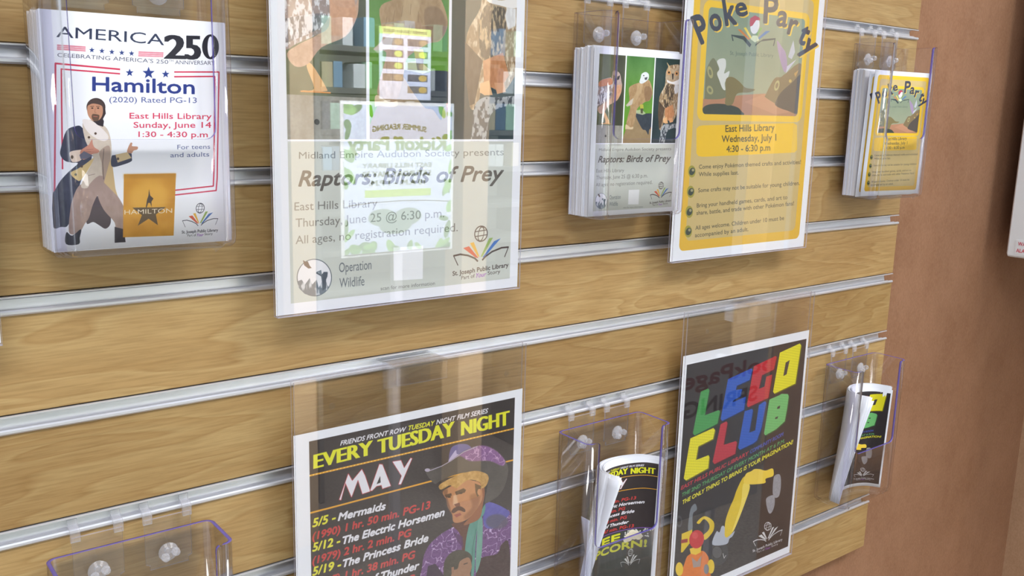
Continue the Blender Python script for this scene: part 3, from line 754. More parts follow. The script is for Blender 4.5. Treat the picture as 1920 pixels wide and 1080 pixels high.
# ---- film series poster (with the portrait) and flyer (with the popcorn)
def art_film(portrait):
    a = Art(1050, 1358, PAPER); a.sheet(*SHEET['film'])
    P = a.map([(579.5, 827.5), (966, 745.5), (956, 1070)]); u0, v0, u1 = P[0, 0] / a.W, P[:2, 1].mean() / a.H, P[1:, 0].mean() / a.W
    BK = (58, 50, 50)
    a.local(); a.fill([(u0, v0), (u1, v0), (u1, 1 - v0), (u0, 1 - v0)], BK, tex=mottle(3, 90, 3))
    a.crop(520, 640, 4)
    Yl = (226, 226, 44); OR = (226, 162, 50); Wt = (226, 224, 232); RD = (196, 62, 60)
    a.text('FRIENDS FRONT ROW', (472, 782), (968, 674), 34, Wt, 0.03, 0.3); a.text('TUESDAY', (985, 668), (1182, 628), 34, Yl, 0.03, 0.3)
    a.text('NIGHT FILM SERIES', (1192, 624), (1582, 536), 34, Wt, 0.03, 0.3)
    for t, l, r in (('EVERY', (272, 955), (716, 848)), ('TUESDAY', (752, 842), (1330, 705)), ('NIGHT', (1378, 706), (1742, 625))):
        a.text(t, (l[0] + 6, l[1]), (r[0] - 6, r[1]), 104, Yl, 0.006, fatx=0.075)
    a.line([(232, 1010), (1772, 655)], 7, OR)
    for i in range(60): t_ = (i + .5) / 60; a.ell(232 + 1540 * t_, 1010 - 355 * t_, 4, 4, (250, 214, 120))
    a.crop(540, 820, 4.154)
    if not portrait:
        f0 = a.map
        def wide(p):
            P_ = f0(p); P_[:, 0] = P_[:, 0] * 1.27 + 0.06 * a.W; return P_
        a.map = wide
    # the month in tall wedge capitals, white edged with red
    for pts in ('400,485 470,285 500,340 575,250 600,300 640,420 580,440 545,330 495,465 448,355 412,488', '640,415 712,210 735,212 800,378 736,400 728,372 690,380 655,415',
                '815,190 880,180 905,240 955,162 966,165 880,365 862,366 885,300'):
        a.line(q(pts), 5, (176, 60, 66), close=True); a.fill(q(pts), Wt)
    a.fill(q('690,365 718,300 722,352'), BK)
    a.line([(120, 600), (1390, 271)], 7, OR) if not portrait else a.line([(165, 592), (1140, 335), (1760, 175)], 7, OR)
    rows = [('5/5 -', 'Mermaids', (192, 700), (370, 650), (390, 650), (760, 560), '(1990) 1 hr. 50 min. PG-13', (192, 800), (1108, 552)),
            ('5/12 -', 'The Electric Horsemen', (192, 890), (405, 832), (428, 832), (1218, 608), '(1979) 2 hr. 2 min. PG', (192, 990), (960, 768)),
            ('5/19 -', 'The Princess Bride', (192, 1078), (412, 1015), (430, 1012), (1092, 808), '(1987) 1 hr. 38 min. PG', (192, 1180), (990, 938)),
            ('5/26 -', 'Days of Thunder', (192, 1265), (412, 1200), (430, 1195), (1022, 1022), '(1990) 1 hr. 47 min. PG-13', (192, 1365), (1095, 1090))]
    for d, t, p0, p1, p2, p3, s2, p4, p5 in rows:
        a.text(d, p0, p1, 62, (226, 220, 60), 0.04, 0.15); a.text(t, p2, p3, 56, Wt, 0.045, 0.25); a.text(s2, p4, p5, 56, RD, 0.04, 0.15)
    if portrait:
        a.crop(770, 830, 4.319); a.smooth = True
        PU = (112, 74, 128); pais = both(squiggle(61, 26, (206, 180, 220), 0.035), squiggle(62, 15, (66, 36, 86), 0.03))
        # paisley shirt, neckerchief
        a.fill(q('90,1020 130,860 220,760 330,690 440,650 600,600 720,560 812,570 815,880 800,1500 60,1500'), PU, tex=pais)
        a.fill(q('330,660 440,640 480,660 450,860 420,890 400,740'), (96, 60, 48)); a.fill(q('340,720 420,760 430,860 380,800'), (84, 48, 92), 0.8)
        a.fill(q('580,930 700,900 740,820 800,850 800,1500 500,1500 540,1000'), (60, 38, 40), tex=mottle(63, 30, 8)); a.fill(q('60,1500 140,1000 200,980 270,1080 280,1500'), (58, 40, 62))
        a.fill(q('590,540 640,480 800,560 740,640 680,690 600,680'), (92, 88, 168), tex=mottle(64, 26, 14)); a.ell(700, 640, 90, 60, (86, 82, 100), 0.8, blur=4)
        TE = (92, 146, 134)
        a.fill(q('480,650 545,600 600,500 600,560 560,640 530,760 510,1080 452,1080 440,860'), TE, tex=mottle(65, 22, 12, 3)); a.fill(q('545,640 582,620 575,900 540,1040 525,1020 535,800'), (112, 160, 146), tex=mottle(66, 22, 10, 3)); a.line(q('530,700 500,860 490,1060'), 3, (60, 104, 98))
        # hat crown and tall brim, hair, face
        a.fill(q('310,120 330,40 400,10 470,20 500,70 420,110 320,150'), (104, 98, 150)); a.fill(q('305,150 345,85 368,60 375,92 420,98 340,150'), (188, 176, 210))
        a.fill(q('190,330 120,225 240,190 330,140 430,70 540,28 620,30 700,70 760,140 790,210 770,330 720,420 650,470 600,480 620,300 500,240 360,260 240,310'), (84, 78, 74), tex=mottle(67, 40, 7))
        a.fill(q('330,150 440,70 540,28 620,30 700,72 765,145 745,190 640,150 480,150 400,110'), (134, 92, 142), tex=both(squiggle(68, 22, (200, 160, 200), 0.05), mottle(69, 10, 10)), blur=2)
        a.line(q('118,222 160,225 250,190 330,145 430,75 540,30'), 3.5, (176, 166, 186)); a.ell(136, 222, 22, 14, (176, 166, 186))
        a.fill(q('520,330 580,300 600,400 585,500 560,610 480,655 430,660 540,520'), (150, 96, 66))
        a.fill(q('262,395 330,350 400,300 470,300 560,330 582,420 570,480 520,560 460,620 390,648 345,640 335,580 300,520 290,460 275,440'), (190, 132, 92), tex=mottle(70, 24, 6))
        a.fill(q('262,395 300,380 300,450 330,560 345,640 335,590 300,520 285,450'), (118, 80, 60), 0.8, blur=3); a.fill(q('480,430 560,420 540,540 460,620 430,600 500,520'), (146, 96, 66), 0.7, blur=5)
        a.fill(q('345,430 372,420 388,500 375,522 345,505'), (222, 182, 148), 0.9, blur=3); a.fill(q('350,500 395,485 402,512 370,524'), (128, 80, 58))
        a.fill(q('330,560 350,530 400,515 440,540 436,562 390,548 350,570'), (92, 62, 46)); a.fill(q('350,585 400,568 412,585 370,605'), (158, 88, 76))
        a.fill(q('275,425 330,410 335,430 290,445'), (80, 58, 46), blur=1); a.fill(q('360,400 430,370 450,385 440,405 370,425'), (84, 62, 48), blur=1); a.ell(312, 440, 14, 7, (56, 44, 40)); a.ell(405, 408, 15, 8, (56, 44, 40))
        a.fill(q('230,345 300,300 400,255 520,228 610,250 632,290 610,350 570,370 560,320 480,300 420,330 370,370 320,345 270,370 240,380'), (190, 148, 86), tex=mottle(71, 14, 26, 0.8)); a.fill(q('520,330 570,350 560,420 540,440 525,400'), (96, 70, 50)); a.ell(556, 400, 16, 26, (196, 138, 98))
        # second, smaller portrait below
        a.fill(q('265,1080 275,960 330,890 400,868 470,890 500,940 480,1010 490,1080 480,1300 260,1300'), (72, 66, 56), tex=mottle(72, 18, 9)); a.fill(q('400,960 470,930 495,1000 480,1060 490,1100 440,1160 330,1130 340,1040 380,1020'), (158, 118, 92), tex=mottle(73, 16, 6))
        a.fill(q('330,1010 350,1005 352,1050 332,1060'), (150, 108, 84)); a.line(q('430,985 460,975'), 4, (64, 48, 40))
    else:
        a.crop(540, 820, 4.154)
        a.local()
        a.fill([(u0, .545), (u1, .545), (u1, 1), (u0, 1)], (66, 68, 66), tex=mottle(74, 60, 5)); a.line([(u0, .545), (u1, .545)], 7, (130, 84, 170))
        a.text('FREE', (0.14, 0.622), (0.62, 0.622), 0.054, (206, 206, 50), 0.05, outline=((44, 46, 42), 6))
        a.text('POPCORN!', (0.09, 0.70), (0.90, 0.70), 0.054, (206, 206, 50), 0.05, outline=((44, 46, 42), 6))
        rs = random.Random(4)
        for _ in range(34): a.ell(rs.uniform(.66, .93), rs.uniform(.552, .625), .008, .006, (206, 206, 206))
        for x, y, rx in ((.72, .61, .045), (.78, .60, .045), (.75, .585, .04), (.82, .615, .035), (.69, .625, .03)): a.ell(x, y, rx, rx * .8, (228, 218, 196), tex=mottle(75, 20, 12))
        library_logo(a, .74, .82, .0018, 0.0, ink=(214, 214, 214), cols=[(214, 214, 214)] * 4, tl=900, words=False)
    a.local(); a.fill([(0, 1 - v0 * 0.9), (1, 1 - v0 * 0.9), (1, 1), (0, 1)], PAPER); a.fill([(0, v0), (u0, v0), (u0, 1), (0, 1)], PAPER); a.fill([(u1, v0), (1, v0), (1, 1), (u1, 1)], PAPER)
    return a

# ---- brick club poster and flyer
def art_brick():
    a = Art(1050, 1358, PAPER); a.sheet(*SHEET['brick'])
    P = a.map([(1288, 684), (1510, 636), (1483, 984)]); u0, v0, u1 = P[0, 0] / a.W, P[:2, 1].mean() / a.H, P[1:, 0].mean() / a.W
    BK = (50, 44, 46); a.local(); a.fill([(u0, v0), (u1, v0), (u1, 1 - v0 * .9), (u0, 1 - v0 * .9)], BK, tex=mottle(3, 60, 4))
    def stud(seed, c):
        d = tuple(v * 0.72 for v in c)
        def f(cc, x0, y0, h, w_):
            yy, xx = np.mgrid[y0:y0 + h, x0:x0 + w_]; p = 15.0
            r = np.hypot((xx + yy * .1) % p - p / 2, (yy - xx * .25) % p - p / 2)
            k = np.clip(1.6 - np.abs(r - 3.8) , 0, 1)[..., None] * 0.55
            return cc * (1 - k) + np.array(d, np.float32) * k
        return f
    G = (74, 156, 84); B = (48, 92, 190); R = (196, 48, 56); Y = (236, 226, 40); G2 = (116, 192, 116); R2 = (190, 52, 66)
    def block(pts, c, hole=None):
        p = q(pts); a.fill([(x + 7, y + 7) for x, y in p], tuple(v * .45 for v in c)); a.fill(p, c, tex=stud(1, c))
        if hole: a.fill(q(hole), (60, 54, 56))
    a.crop(1240, 630, 4.32)
    block('320,450 380,425 390,440 352,642 465,600 475,612 455,710 270,805 255,790', G)
    block('540,350 728,262 738,272 717,355 612,403 603,437 655,430 640,488 585,520 578,537 685,490 670,598 492,688 480,672', B)
    block('750,245 925,162 935,170 912,270 815,318 790,428 835,410 850,330 898,312 868,500 702,577 693,560', R)
    block('960,135 1122,60 1132,75 1085,385 915,467 905,452', Y, '1008,215 1040,195 1015,310 988,325')
    block('480,715 528,690 535,705 505,882 605,850 612,862 598,955 430,1037 415,1020', R2)
    block('675,610 735,590 742,602 712,782 760,765 790,560 840,527 850,540 812,740 775,845 745,870 635,922 622,905', B)
    block('875,515 955,480 975,468 1025,470 1032,490 1018,590 1000,690 930,755 842,805 832,790', G2, '940,575 962,562 960,585 938,592')
    a.fill(q('922,660 945,650 942,668 922,674'), (50, 50, 50))
    a.sheet(*SHEET['brick'])
    pts = [(1294.4, 822.1), (1337.5, 802.5), (1340.7, 806), (1337, 823), (1309.4, 837), (1304.8, 862.6), (1328.5, 853.4), (1330, 857), (1327.8, 877.8), (1286, 901), (1282, 897)]
    a.fill([(x + 1.6, y + 1.6) for x, y in pts], (120, 110, 20)); a.fill(pts, Y, tex=stud(1, Y))
    a.crop(1240, 840, 4.5)
    a.text('EAST HILLS PUBLIC LIBRARY', (165, 355), (738, 55), 30, (196, 52, 66), 0.03, 0.2)
    a.text('COMMUNITY ROOM', (750, 48), (1030, -105), 30, (70, 84, 170), 0.03, 0.2)
    a.text('THE 2ND THURSDAY OF EVERY MONTH AT 6 P.M.', (175, 412), (1040, -48), 30, (88, 160, 96), 0.03, 0.2)
    a.text('THE ONLY THING TO BRING IS YOUR IMAGINATION!', (180, 476), (1112, -38), 33, (232, 224, 50), 0.03, 0.2)
    a.smooth = True
    # toy digger, its jib and a worker in orange
    a.ell(470, 880, 95, 110, (58, 58, 62), ring=0.5); a.ell(470, 880, 40, 50, (84, 84, 88)); a.ell(150, 620, 26, 50, (78, 76, 80), ring=0.4)
    a.fill(q('245,520 285,470 300,520 265,560 262,690 225,690'), (120, 126, 134))
    a.fill(q('300,560 420,500 440,600 380,780 340,900 240,900 260,700'), (40, 38, 42))
    a.fill(q('172,724 262,688 250,790 180,880 165,882'), (222, 190, 40)); a.fill(q('165,775 222,765 222,795 165,805'), (150, 50, 50))
    a.fill(q('300,625 365,575 440,620 438,700 372,775 352,740 400,690 402,640 360,600 320,640'), (222, 190, 40))
    a.fill(q('640,345 700,240 745,315 705,450 612,690 560,752 535,742 540,620 575,510 610,430'), (222, 190, 30), tex=mottle(8, 20, 5)); a.fill(q('690,305 748,320 700,480 620,680 600,690 670,480'), (240, 214, 90))
    a.fill(q('712,222 760,195 785,178 830,178 880,190 935,172 948,200 940,238 880,260 868,298 705,302'), (240, 206, 70))
    a.fill(q('465,705 490,712 510,660 535,668 535,740 560,752 618,700 600,745 575,765 548,812 430,815'), (176, 182, 196))
    for p in ('960,230 1000,225 1010,300 995,400 960,420 940,380 945,270', '890,420 950,400 955,480 930,545 905,545 885,470'): a.fill(q(p), (150, 150, 158), tex=mottle(9, 10, 14))
    a.line(q('520,890 530,930 545,905'), 3, (214, 214, 216))
    a.fill(q('150,1200 200,960 235,900 290,880 350,868 385,900 402,960 400,1200'), (222, 120, 44), tex=mottle(10, 24, 8)); a.fill(q('255,920 300,960 340,905 330,1000 270,1010'), (150, 150, 160), 0.8)
    a.ell(152, 1022, 32, 58, (232, 196, 50)); a.ell(418, 1000, 30, 60, (232, 196, 50)); a.ell(380, 1022, 22, 42, (130, 130, 138))
    a.fill(q('238,850 340,820 332,880 290,902 248,892'), (234, 196, 56)); a.ell(298, 770, 62, 78, (196, 44, 52), rot=10); a.ell(285, 740, 26, 30, (224, 96, 96), 0.6, blur=3)
    a.smooth = False
    library_logo(a, 892, 762, 2.15, -0.40, ink=(214, 214, 218), cols=[(214, 214, 218)] * 4, tl=0.9)
    a.local(); a.fill([(0, 1 - v0 * .9), (1, 1 - v0 * .9), (1, 1), (0, 1)], PAPER); a.fill([(0, v0), (u0, v0), (u0, 1), (0, 1)], PAPER)
    return a

def build_art():
    M['print_show'] = art_show().material('musical_flyer_print')
    M['print_raptor'] = art_raptor().material('raptor_print')
    M['print_party'] = art_party().material('party_print')
    M['print_film'] = art_film(True).material('film_poster_print')
    M['print_film_small'] = art_film(False).material('film_flyer_print')
    M['print_brick'] = art_brick().material('brick_print')
build_art()
# ---------------------------------------------------------------- the room
FL = -Z0 / S                    # floor level in slat pitches
CE = 18.3
XR = 6.62                        # face of the side wall
def structure(name, x0, x1, y0, y1, z0, z1, m):
    return tag(MB().box(x0, x1, y0, y1, z0, z1).build(name, m), kind='structure')
structure('wall_back', -60, XR, 0.27, 1.8, FL, CE, M['brown'])
structure('wall_right', XR, XR + 1.6, -7.5, 1.8, FL, CE, M['brown_lit_side'])
def carpet():
    m, nt, b = principled('grey_carpet', srgb(110, 106, 100), 0.95, spec=0.1)
    n = node(nt, 'ShaderNodeTexNoise'); n.inputs['Scale'].default_value = 90; n.inputs['Detail'].default_value = 3
    g = node(nt, 'ShaderNodeNewGeometry'); nt.links.new(g.outputs['Position'], n.inputs['Vector'])
    r = ramp(nt, [(0.35, srgb(92, 88, 84)), (0.65, srgb(128, 122, 114))]); nt.links.new(n.outputs['Fac'], r.inputs[0]); nt.links.new(r.outputs[0], b.inputs['Base Color'])
    return m
structure('wall_front', -60, 60, -54, -52, FL, CE, principled('far_wall_paint', srgb(120, 124, 116), 0.8)[0])  # unseen far wall, added as a darker ground for the acrylic reflections
structure('floor', -60, 60, -75, 1.8, FL - 1.5, FL, carpet())

# ---------------------------------------------------------------- the slatted display panel
GAP = 0.159
sw = empty('slat_wall', (-12, 0.13, -9.02), 'large maple laminate slat panel with aluminium grooves mounted on the brown wall', 'display panel')
XL, XE = -26.0, 0.0
MB().box(XL + .05, XE - .02, 0.17, 0.25, -9.0, 3.0).build('backing_board', M['core'], sw)
for k in range(-3, 9):
    zt = -k + (-0.0); zlo = -(k + 1)
    top = -k - GAP if k >= -3 else 3
    bot = -(k + 1) if k < 8 else -9.02
    MB().box(XL, XE, 0.0, 0.168, bot, top, b=0.006).build('slat', M['wood'], sw)
RAIL = [(-0.010, -0.006), (-0.020, -0.012), (-0.020, -0.020), (-0.010, -0.024), (0.030, -0.026), (0.052, -0.030), (0.064, -0.044),
        (0.050, -0.112), (0.046, -0.140), (0.014, -0.140), (0.008, -0.118), (-0.004, -0.114), (-0.024, -0.118), (-0.036, -0.130), (-0.036, -0.150), (-0.022, -0.165), (-0.004, -0.166),
        (0.004, -0.157), (0.163, -0.157), (0.163, -0.010), (0.004, -0.010)]
for k in range(-2, 9):
    mb = MB().prism([(y, z - k) for y, z in RAIL], XL, XE - 0.16, 0)
    # the two lips run on to the end of the panel
    mb.prism([(-0.010, -0.006 - k), (-0.020, -0.012 - k), (-0.020, -0.020 - k), (-0.010, -0.025 - k), (0.004, -0.025 - k), (0.004, -0.008 - k)], XE - 0.16, XE - 0.02)
    mb.prism([(-0.004, -0.125 - k), (-0.024, -0.126 - k), (-0.036, -0.140 - k), (-0.034, -0.156 - k), (-0.020, -0.166 - k), (-0.004, -0.165 - k)], XE - 0.16, XE - 0.03)
    mb.build('groove_rail', M['alu'], sw)

# ---------------------------------------------------------------- sheets of paper
def sheet(name, P, nu, nv, t, mats, parent=None, uv=((0, 0), (1, 1)), origin=None):
    """P(u, v): surface point, u to the right, v up; print on the side facing the viewer"""
    vs, uvs, fs, mi = [], [], [], []
    def N(u, v):
        e = 1e-3; a = np.array(P(min(u + e, 1), v)) - np.array(P(max(u - e, 0), v)); b = np.array(P(u, min(v + e, 1))) - np.array(P(u, max(v - e, 0)))
        n = np.cross(a, b); return n / np.linalg.norm(n)
    for side in (0, 1):
        for j in range(nv + 1):
            for i in range(nu + 1):
                u, v = i / nu, j / nv
                p = np.array(P(u, v))
                if side: p = p - N(u, v) * t
                vs.append(tuple(p)); uvs.append((uv[0][0] + (uv[1][0] - uv[0][0]) * u, uv[0][1] + (uv[1][1] - uv[0][1]) * v))
    n = (nu + 1) * (nv + 1); I = lambda i, j, s: s * n + j * (nu + 1) + i
    for j in range(nv):
        for i in range(nu):
            fs.append((I(i, j, 0), I(i + 1, j, 0), I(i + 1, j + 1, 0), I(i, j + 1, 0))); mi.append(0)
            fs.append((I(i, j + 1, 1), I(i + 1, j + 1, 1), I(i + 1, j, 1), I(i, j, 1))); mi.append(1)
    for i in range(nu):
        fs.append((I(i, 0, 1), I(i + 1, 0, 1), I(i + 1, 0, 0), I(i, 0, 0))); mi.append(1)
        fs.append((I(i, nv, 0), I(i + 1, nv, 0), I(i + 1, nv, 1), I(i, nv, 1))); mi.append(1)
    for j in range(nv):
        fs.append((I(0, j, 0), I(0, j + 1, 0), I(0, j + 1, 1), I(0, j, 1))); mi.append(1)
        fs.append((I(nu, j, 1), I(nu, j + 1, 1), I(nu, j + 1, 0), I(nu, j, 0))); mi.append(1)
    sm = [m_ == 0 or True for m_ in mi] if nu > 2 else False
    return mesh(name, vs, fs, mats, parent, mi, False if nu <= 2 else sm, uvs, origin)

def flat(x0, x1, zt, zb, dep):
    return lambda u, v: (x0 + (x1 - x0) * u, -dep, zb + (zt - zb) * v)

# ---------------------------------------------------------------- hanging acrylic sign holders and their posters
def sign_holder(x0, x1, zt, zb, dep, label, clip=None, rail=None):
    r = empty('sign_holder', ((x0 + x1) / 2, -dep, zb - .03), label, 'sign holder', 'clear sign holders hanging from the grooves')
    e = 0.004
    for nm, ya, yb in (('front_pane', -dep - .045, -dep - .025), ('back_pane', -dep + .02, -dep + .04)):
        mb = MB(); X0, X1, Z0_, Z1 = x0 - e, x1 + e, zb - .006, zt
        vs = [(x, y, z) for x in (X0, X1) for y in (ya, yb) for z in (Z0_, Z1)]
        mb.add(vs, [(0, 4, 5, 1), (2, 3, 7, 6)], 0); mb.add(vs, [(0, 1, 3, 2), (4, 6, 7, 5), (0, 2, 6, 4), (1, 5, 7, 3)], 1)
        mb.build(nm, [M['acrylic_flat'], M['edge_clear']], r)
    MB().box(x0 - e, x1 + e, -dep - .045, -dep + .04, zb - .014, zb - .007).build('bottom_fold', M['edge_clear'], r)
    if clip:
        cx0, cx1, cz0, cz1 = clip
        b = MB().box(cx0, cx1, -dep - .075, -dep - .05, cz0, cz1, b=.006).build('hook_bracket', M['clip'], r)
        g = MB(); g.box(cx0, cx1, -dep - .075, 0.05, cz1 + .002, cz1 + .022); g.box(cx0, cx1, 0.02, 0.05, cz1 + .022, cz1 + .07)
        g.box(cx0 + .02, cx1 - .02, -.06, -.045, cz1 - .30, cz1)
        g.build('hook', M['clip'], b)
        for hx, hz in ((x0 + .39, zt - .30), (x1 - .28, zt - .31)):
            MB().lathe((hx, -dep - .05, hz), [(0.02, 0.002), (0.034, 0.002), (0.034, -.002), (0.02, -.002)], 16).build('drilled_hole', M['clip'], r)
    return r
def poster(key, mat, label, name='poster'):
    x0, x1, zt, zb, dep = SHEET[key]
    o = sheet(name, flat(x0, x1, zt, zb, dep), 2, 2, 0.006, [mat, M['paper']], origin=((x0 + x1) / 2, -dep, zb))
    return tag(o, label, 'poster')

sh = SHEET['raptor']; sign_holder(sh[0], sh[1], 1.0, sh[3], sh[4], 'clear acrylic sign holder over the raptors poster with three bird photographs')
poster('raptor', M['print_raptor'], 'large raptors poster with three bird photographs above grey text panel')
sh = SHEET['party']; sign_holder(sh[0], sh[1], 1.0, sh[3], sh[4], 'clear acrylic sign holder over the large yellow-bordered party poster')
poster('party', M['print_party'], 'large yellow-bordered party poster with desert scene and bulleted text')
sh = SHEET['film']; sign_holder(sh[0], sh[1], -4.03, sh[3], sh[4], 'clear acrylic sign holder over the black Tuesday film poster', (-9.99, -9.36, -4.25, -4.06))
poster('film', M['print_film'], 'black Tuesday night film poster with mustached man in purple hat')
sh = SHEET['brick']; sign_holder(sh[0], sh[1], -4.03, sh[3], sh[4], 'clear acrylic sign holder over the black poster with toy brick letters', (-4.18, -3.68, -4.27, -4.08))
poster('brick', M['print_brick'], 'black club poster with colourful toy brick letters and yellow digger')
sign_holder(-16.35, -13.53, 1.0, -3.31, 0.3, 'clear acrylic sign holder cut off at the left edge of the picture')
o = sheet('poster', flat(-16.35, -13.53, 0.37, -3.31, 0.3), 2, 2, 0.006, [M['paper'], M['paper']], origin=(-15, -.3, -3.3))
tag(o, 'white poster edge just visible beyond the musical flyer holder', 'poster')

# ---------------------------------------------------------------- leaflet holders
def flyer_holder(x0, top, zr, label):
    """open acrylic pocket, 1.44 wide, hung from the groove above by two clear brackets"""
    Wd, bot, yb, yf = 1.45, top - 2.29, -0.10, -0.69
    r = empty('leaflet_holder', (x0 + Wd / 2, (yb + yf) / 2, bot), label, 'leaflet holder', 'clear leaflet holders hooked on the grooves')
    x1 = x0 + Wd; rad = 0.09; notch = top - 1.38
    loop = []                                   # (x, y, top z)
    cor = set()
    def arc(cx, cy, a0, a1):
        for t in range(0, 7):
            if t < 6: cor.add(len(loop))
            a = math.radians(a0 + (a1 - a0) * t / 6); loop.append((cx + rad * math.cos(a), cy + rad * math.sin(a), top))
    xm = np.linspace(x0 + rad, x1 - rad, 4)
    arc(x0 + rad, yb - rad, 180, 90); arc(x1 - rad, yb - rad, 90, 0); arc(x1 - rad, yf + rad, 0, -90)
    # front wall from right to left with the U-shaped thumb cut
    L_, R_, q_ = x0 + 0.20, x1 - 0.17, 0.09
    loop.append((R_ + .05, yf, top)); 
    for t in range(0, 5):
        a = math.radians(90 + 90 * t / 4); loop.append((R_ + .05 + .05 * math.cos(a), yf, top - .05 + .05 * math.sin(a)))
    loop.append((R_ - .001, yf, notch + q_))
    for t in range(1, 6):
        a = math.radians(-90 * t / 5); loop.append((R_ - q_ + q_ * math.cos(a), yf, notch + q_ + q_ * math.sin(a)))
    for t in range(0, 6):
        a = math.radians(-90 - 90 * t / 5); loop.append((L_ + q_ + q_ * math.cos(a), yf, notch + q_ + q_ * math.sin(a)))
    for t in range(0, 5):
        a = math.radians(90 * t / 4); loop.append((L_ - .05 + .05 * math.cos(a) - .001, yf, top - .05 + .05 * math.sin(a)))
    loop.append((L_ - .05, yf, top))
    arc(x0 + rad, yf + rad, -90, -180)
    n = len(loop); cx, cy = (x0 + x1) / 2, (yb + yf) / 2
    vs = []; rings = [(0.88, bot), (0.955, bot + .012), (0.99, bot + .04), (1.0, bot + .09)]
    for k, z in rings:
        for x, y, t in loop:
            dx, dy = x - cx, y - cy
            vs.append((cx + math.copysign(abs(dx) - (1 - k) * .55, dx), cy + math.copysign(max(abs(dy) - (1 - k) * .55, 0.001), dy), z))
    for x, y, t in loop: vs.append((x, y, t))
    fs = [tuple(range(n))[::-1]]
    for k in range(len(rings)):
        for i in range(n):
            j = (i + 1) % n; fs.append((k * n + i, k * n + j, (k + 1) * n + j, (k + 1) * n + i)[::-1])
    mi = [0] + [2 if (i in cor) else 0 for k in range(len(rings)) for i in range(n)]
    ob = mesh('pocket', vs, fs, [M['acrylic'], M['edge'], M['corner'], M['edge']], r, mi, smooth=[False] + [True] * (len(fs) - 1))
    so = ob.modifiers.new('thickness', 'SOLIDIFY'); so.thickness = 0.034 * S; so.offset = -1; so.use_rim = True; so.material_offset_rim = 1; so.use_even_offset = False
    # two brackets: plate, hooks, bolt with a clear wing head
    for bx in (0.23, 0.84):
        a0, a1 = x0 + bx, x0 + bx + .42
        mb = MB(); yp0, yp1 = -0.092, -0.068
        pr = [(a0, zr - .175), (a0, top - .31), (a0 + .035, top - .325), (a0 + .035, top - .37), (a1 - .035, top - .37), (a1 - .035, top - .325), (a1, top - .31), (a1, zr - .175)]
        m_ = len(pr); vv = [(x, yp0, z) for x, z in pr] + [(x, yp1, z) for x, z in pr]
        mb.add(vv, [tuple(range(m_))[::-1], tuple(range(m_, 2 * m_))], 0)
        mb.add(vv, [(i, (i + 1) % m_, m_ + (i + 1) % m_, m_ + i) for i in range(m_)], 1)
        br = mb.build('bracket', [M['clip'], M['edge_clear']], r)
        for hx in (a0 - .01, a1 - .07):
            h = MB(); prof = [(-.095, -.215), (-.098, -.13), (-.078, -.098), (-.02, -.082), (-.004, -.06), (-.002, -.035), (.014, -.03), (.024, -.05), (.022, -.10), (.004, -.110), (-.045, -.1145), (-.066, -.14), (-.068, -.215)]
            h.prism([(y, z + zr) for y, z in prof], hx, hx + .08); h.build('hook', M['hook'], br)
        sx, sz = (a0 + a1) / 2 - .02, top - .21
        s = MB(); s.lathe((sx, -.10, sz), [(.085, -.015), (.09, -.03), (.07, -.045), (.05, -.06), (.03, -.065)], 18)
        for a in (20, 200):
            c, d = math.cos(math.radians(a)), math.sin(math.radians(a))
            s.lathe((sx + .05 * c, -.16, sz + .05 * d), [(.028, .0), (.04, -.03), (.034, -.065), (.01, -.08)], 10)
        s.cyl((sx, -.13, sz), 'y', .028, .05, 12)
        s.build('bolt', M['screw'], br)
    return r

TOPA, TOPB = -0.34, -5.30
flyer_holder(-13.18, TOPA, 0, 'clear leaflet holder filled with white musical film flyers')
flyer_holder(-7.57, TOPA, 0, 'clear leaflet holder filled with small raptors flyers')
flyer_holder(-2.0, TOPA, 0, 'clear leaflet holder filled with small yellow party flyers near panel end')
flyer_holder(-7.56, TOPB, -5, 'clear leaflet holder with curled black film series flyers')
flyer_holder(-1.95, TOPB, -5, 'clear leaflet holder with curled black toy brick flyers near panel end')
flyer_holder(-13.31, TOPB, -5, 'empty clear leaflet holder below the musical flyers')

def stack(x0, x1, zt, zb, d0, d1, n, label, seed, lean=lambda k: 0.0, right=None):
    """n bundles of sheets lying against each other, edges uneven"""
    rs = random.Random(seed); mb = MB(); dd = (d1 - d0) / n
    for k in range(n):
        a = d0 + dd * k; j = rs.uniform(-.012, .012); jz = rs.uniform(-.012, .02)
        mb.box(x0 + j, x1 + j * .5, -(a + dd * .985), -a, zb, zt + jz)
    o = mb.build('flyer_stack', M['paper'])
    return tag(o, label, 'flyers', kind='stuff')

def bilinear(x0, x1, zt, zb, tl, tr, bl, br, bow=0.0, zr=0.0):
    def P(u, v):
        d = (tl * (1 - u) + tr * u) * v + (bl * (1 - u) + br * u) * (1 - v) + bow * 4 * u * (1 - u)
        return (x0 + (x1 - x0) * u, -d, zb + (zt - zb) * v + zr * u)
    return P
# musical flyers
stack(-13.15, -11.77, -0.785, -2.59, 0.18, 0.545, 26, 'thick stack of white flyers behind the front musical flyer', 1)
x0, x1, zt, zb, dep = SHEET['show']
tag(sheet('flyer', flat(x0, x1, zt, zb, dep), 4, 4, 0.006, [M['print_show'], M['paper']], origin=(-12.5, -.72, zb)), 'white musical film flyer with costumed performer and gold star panel', 'flyer')
# raptors flyers
stack(-7.54, -6.15, -0.735, -2.61, 0.15, 0.33, 14, 'rear bundle of blank-edged raptors flyers in holder', 2)
stack(-7.54, -6.15, -0.715, -2.61, 0.335, 0.47, 10, 'front bundle of raptors flyers behind the top sheet', 3)
tag(sheet('flyer', bilinear(-7.54, -6.14, -0.725, -2.60, .49, .53, .49, .53), 4, 4, 0.006, [M['print_raptor'], M['paper']], origin=(-7, -.66, -2.56)), 'small raptors flyer on top of its stack in the holder', 'flyer')
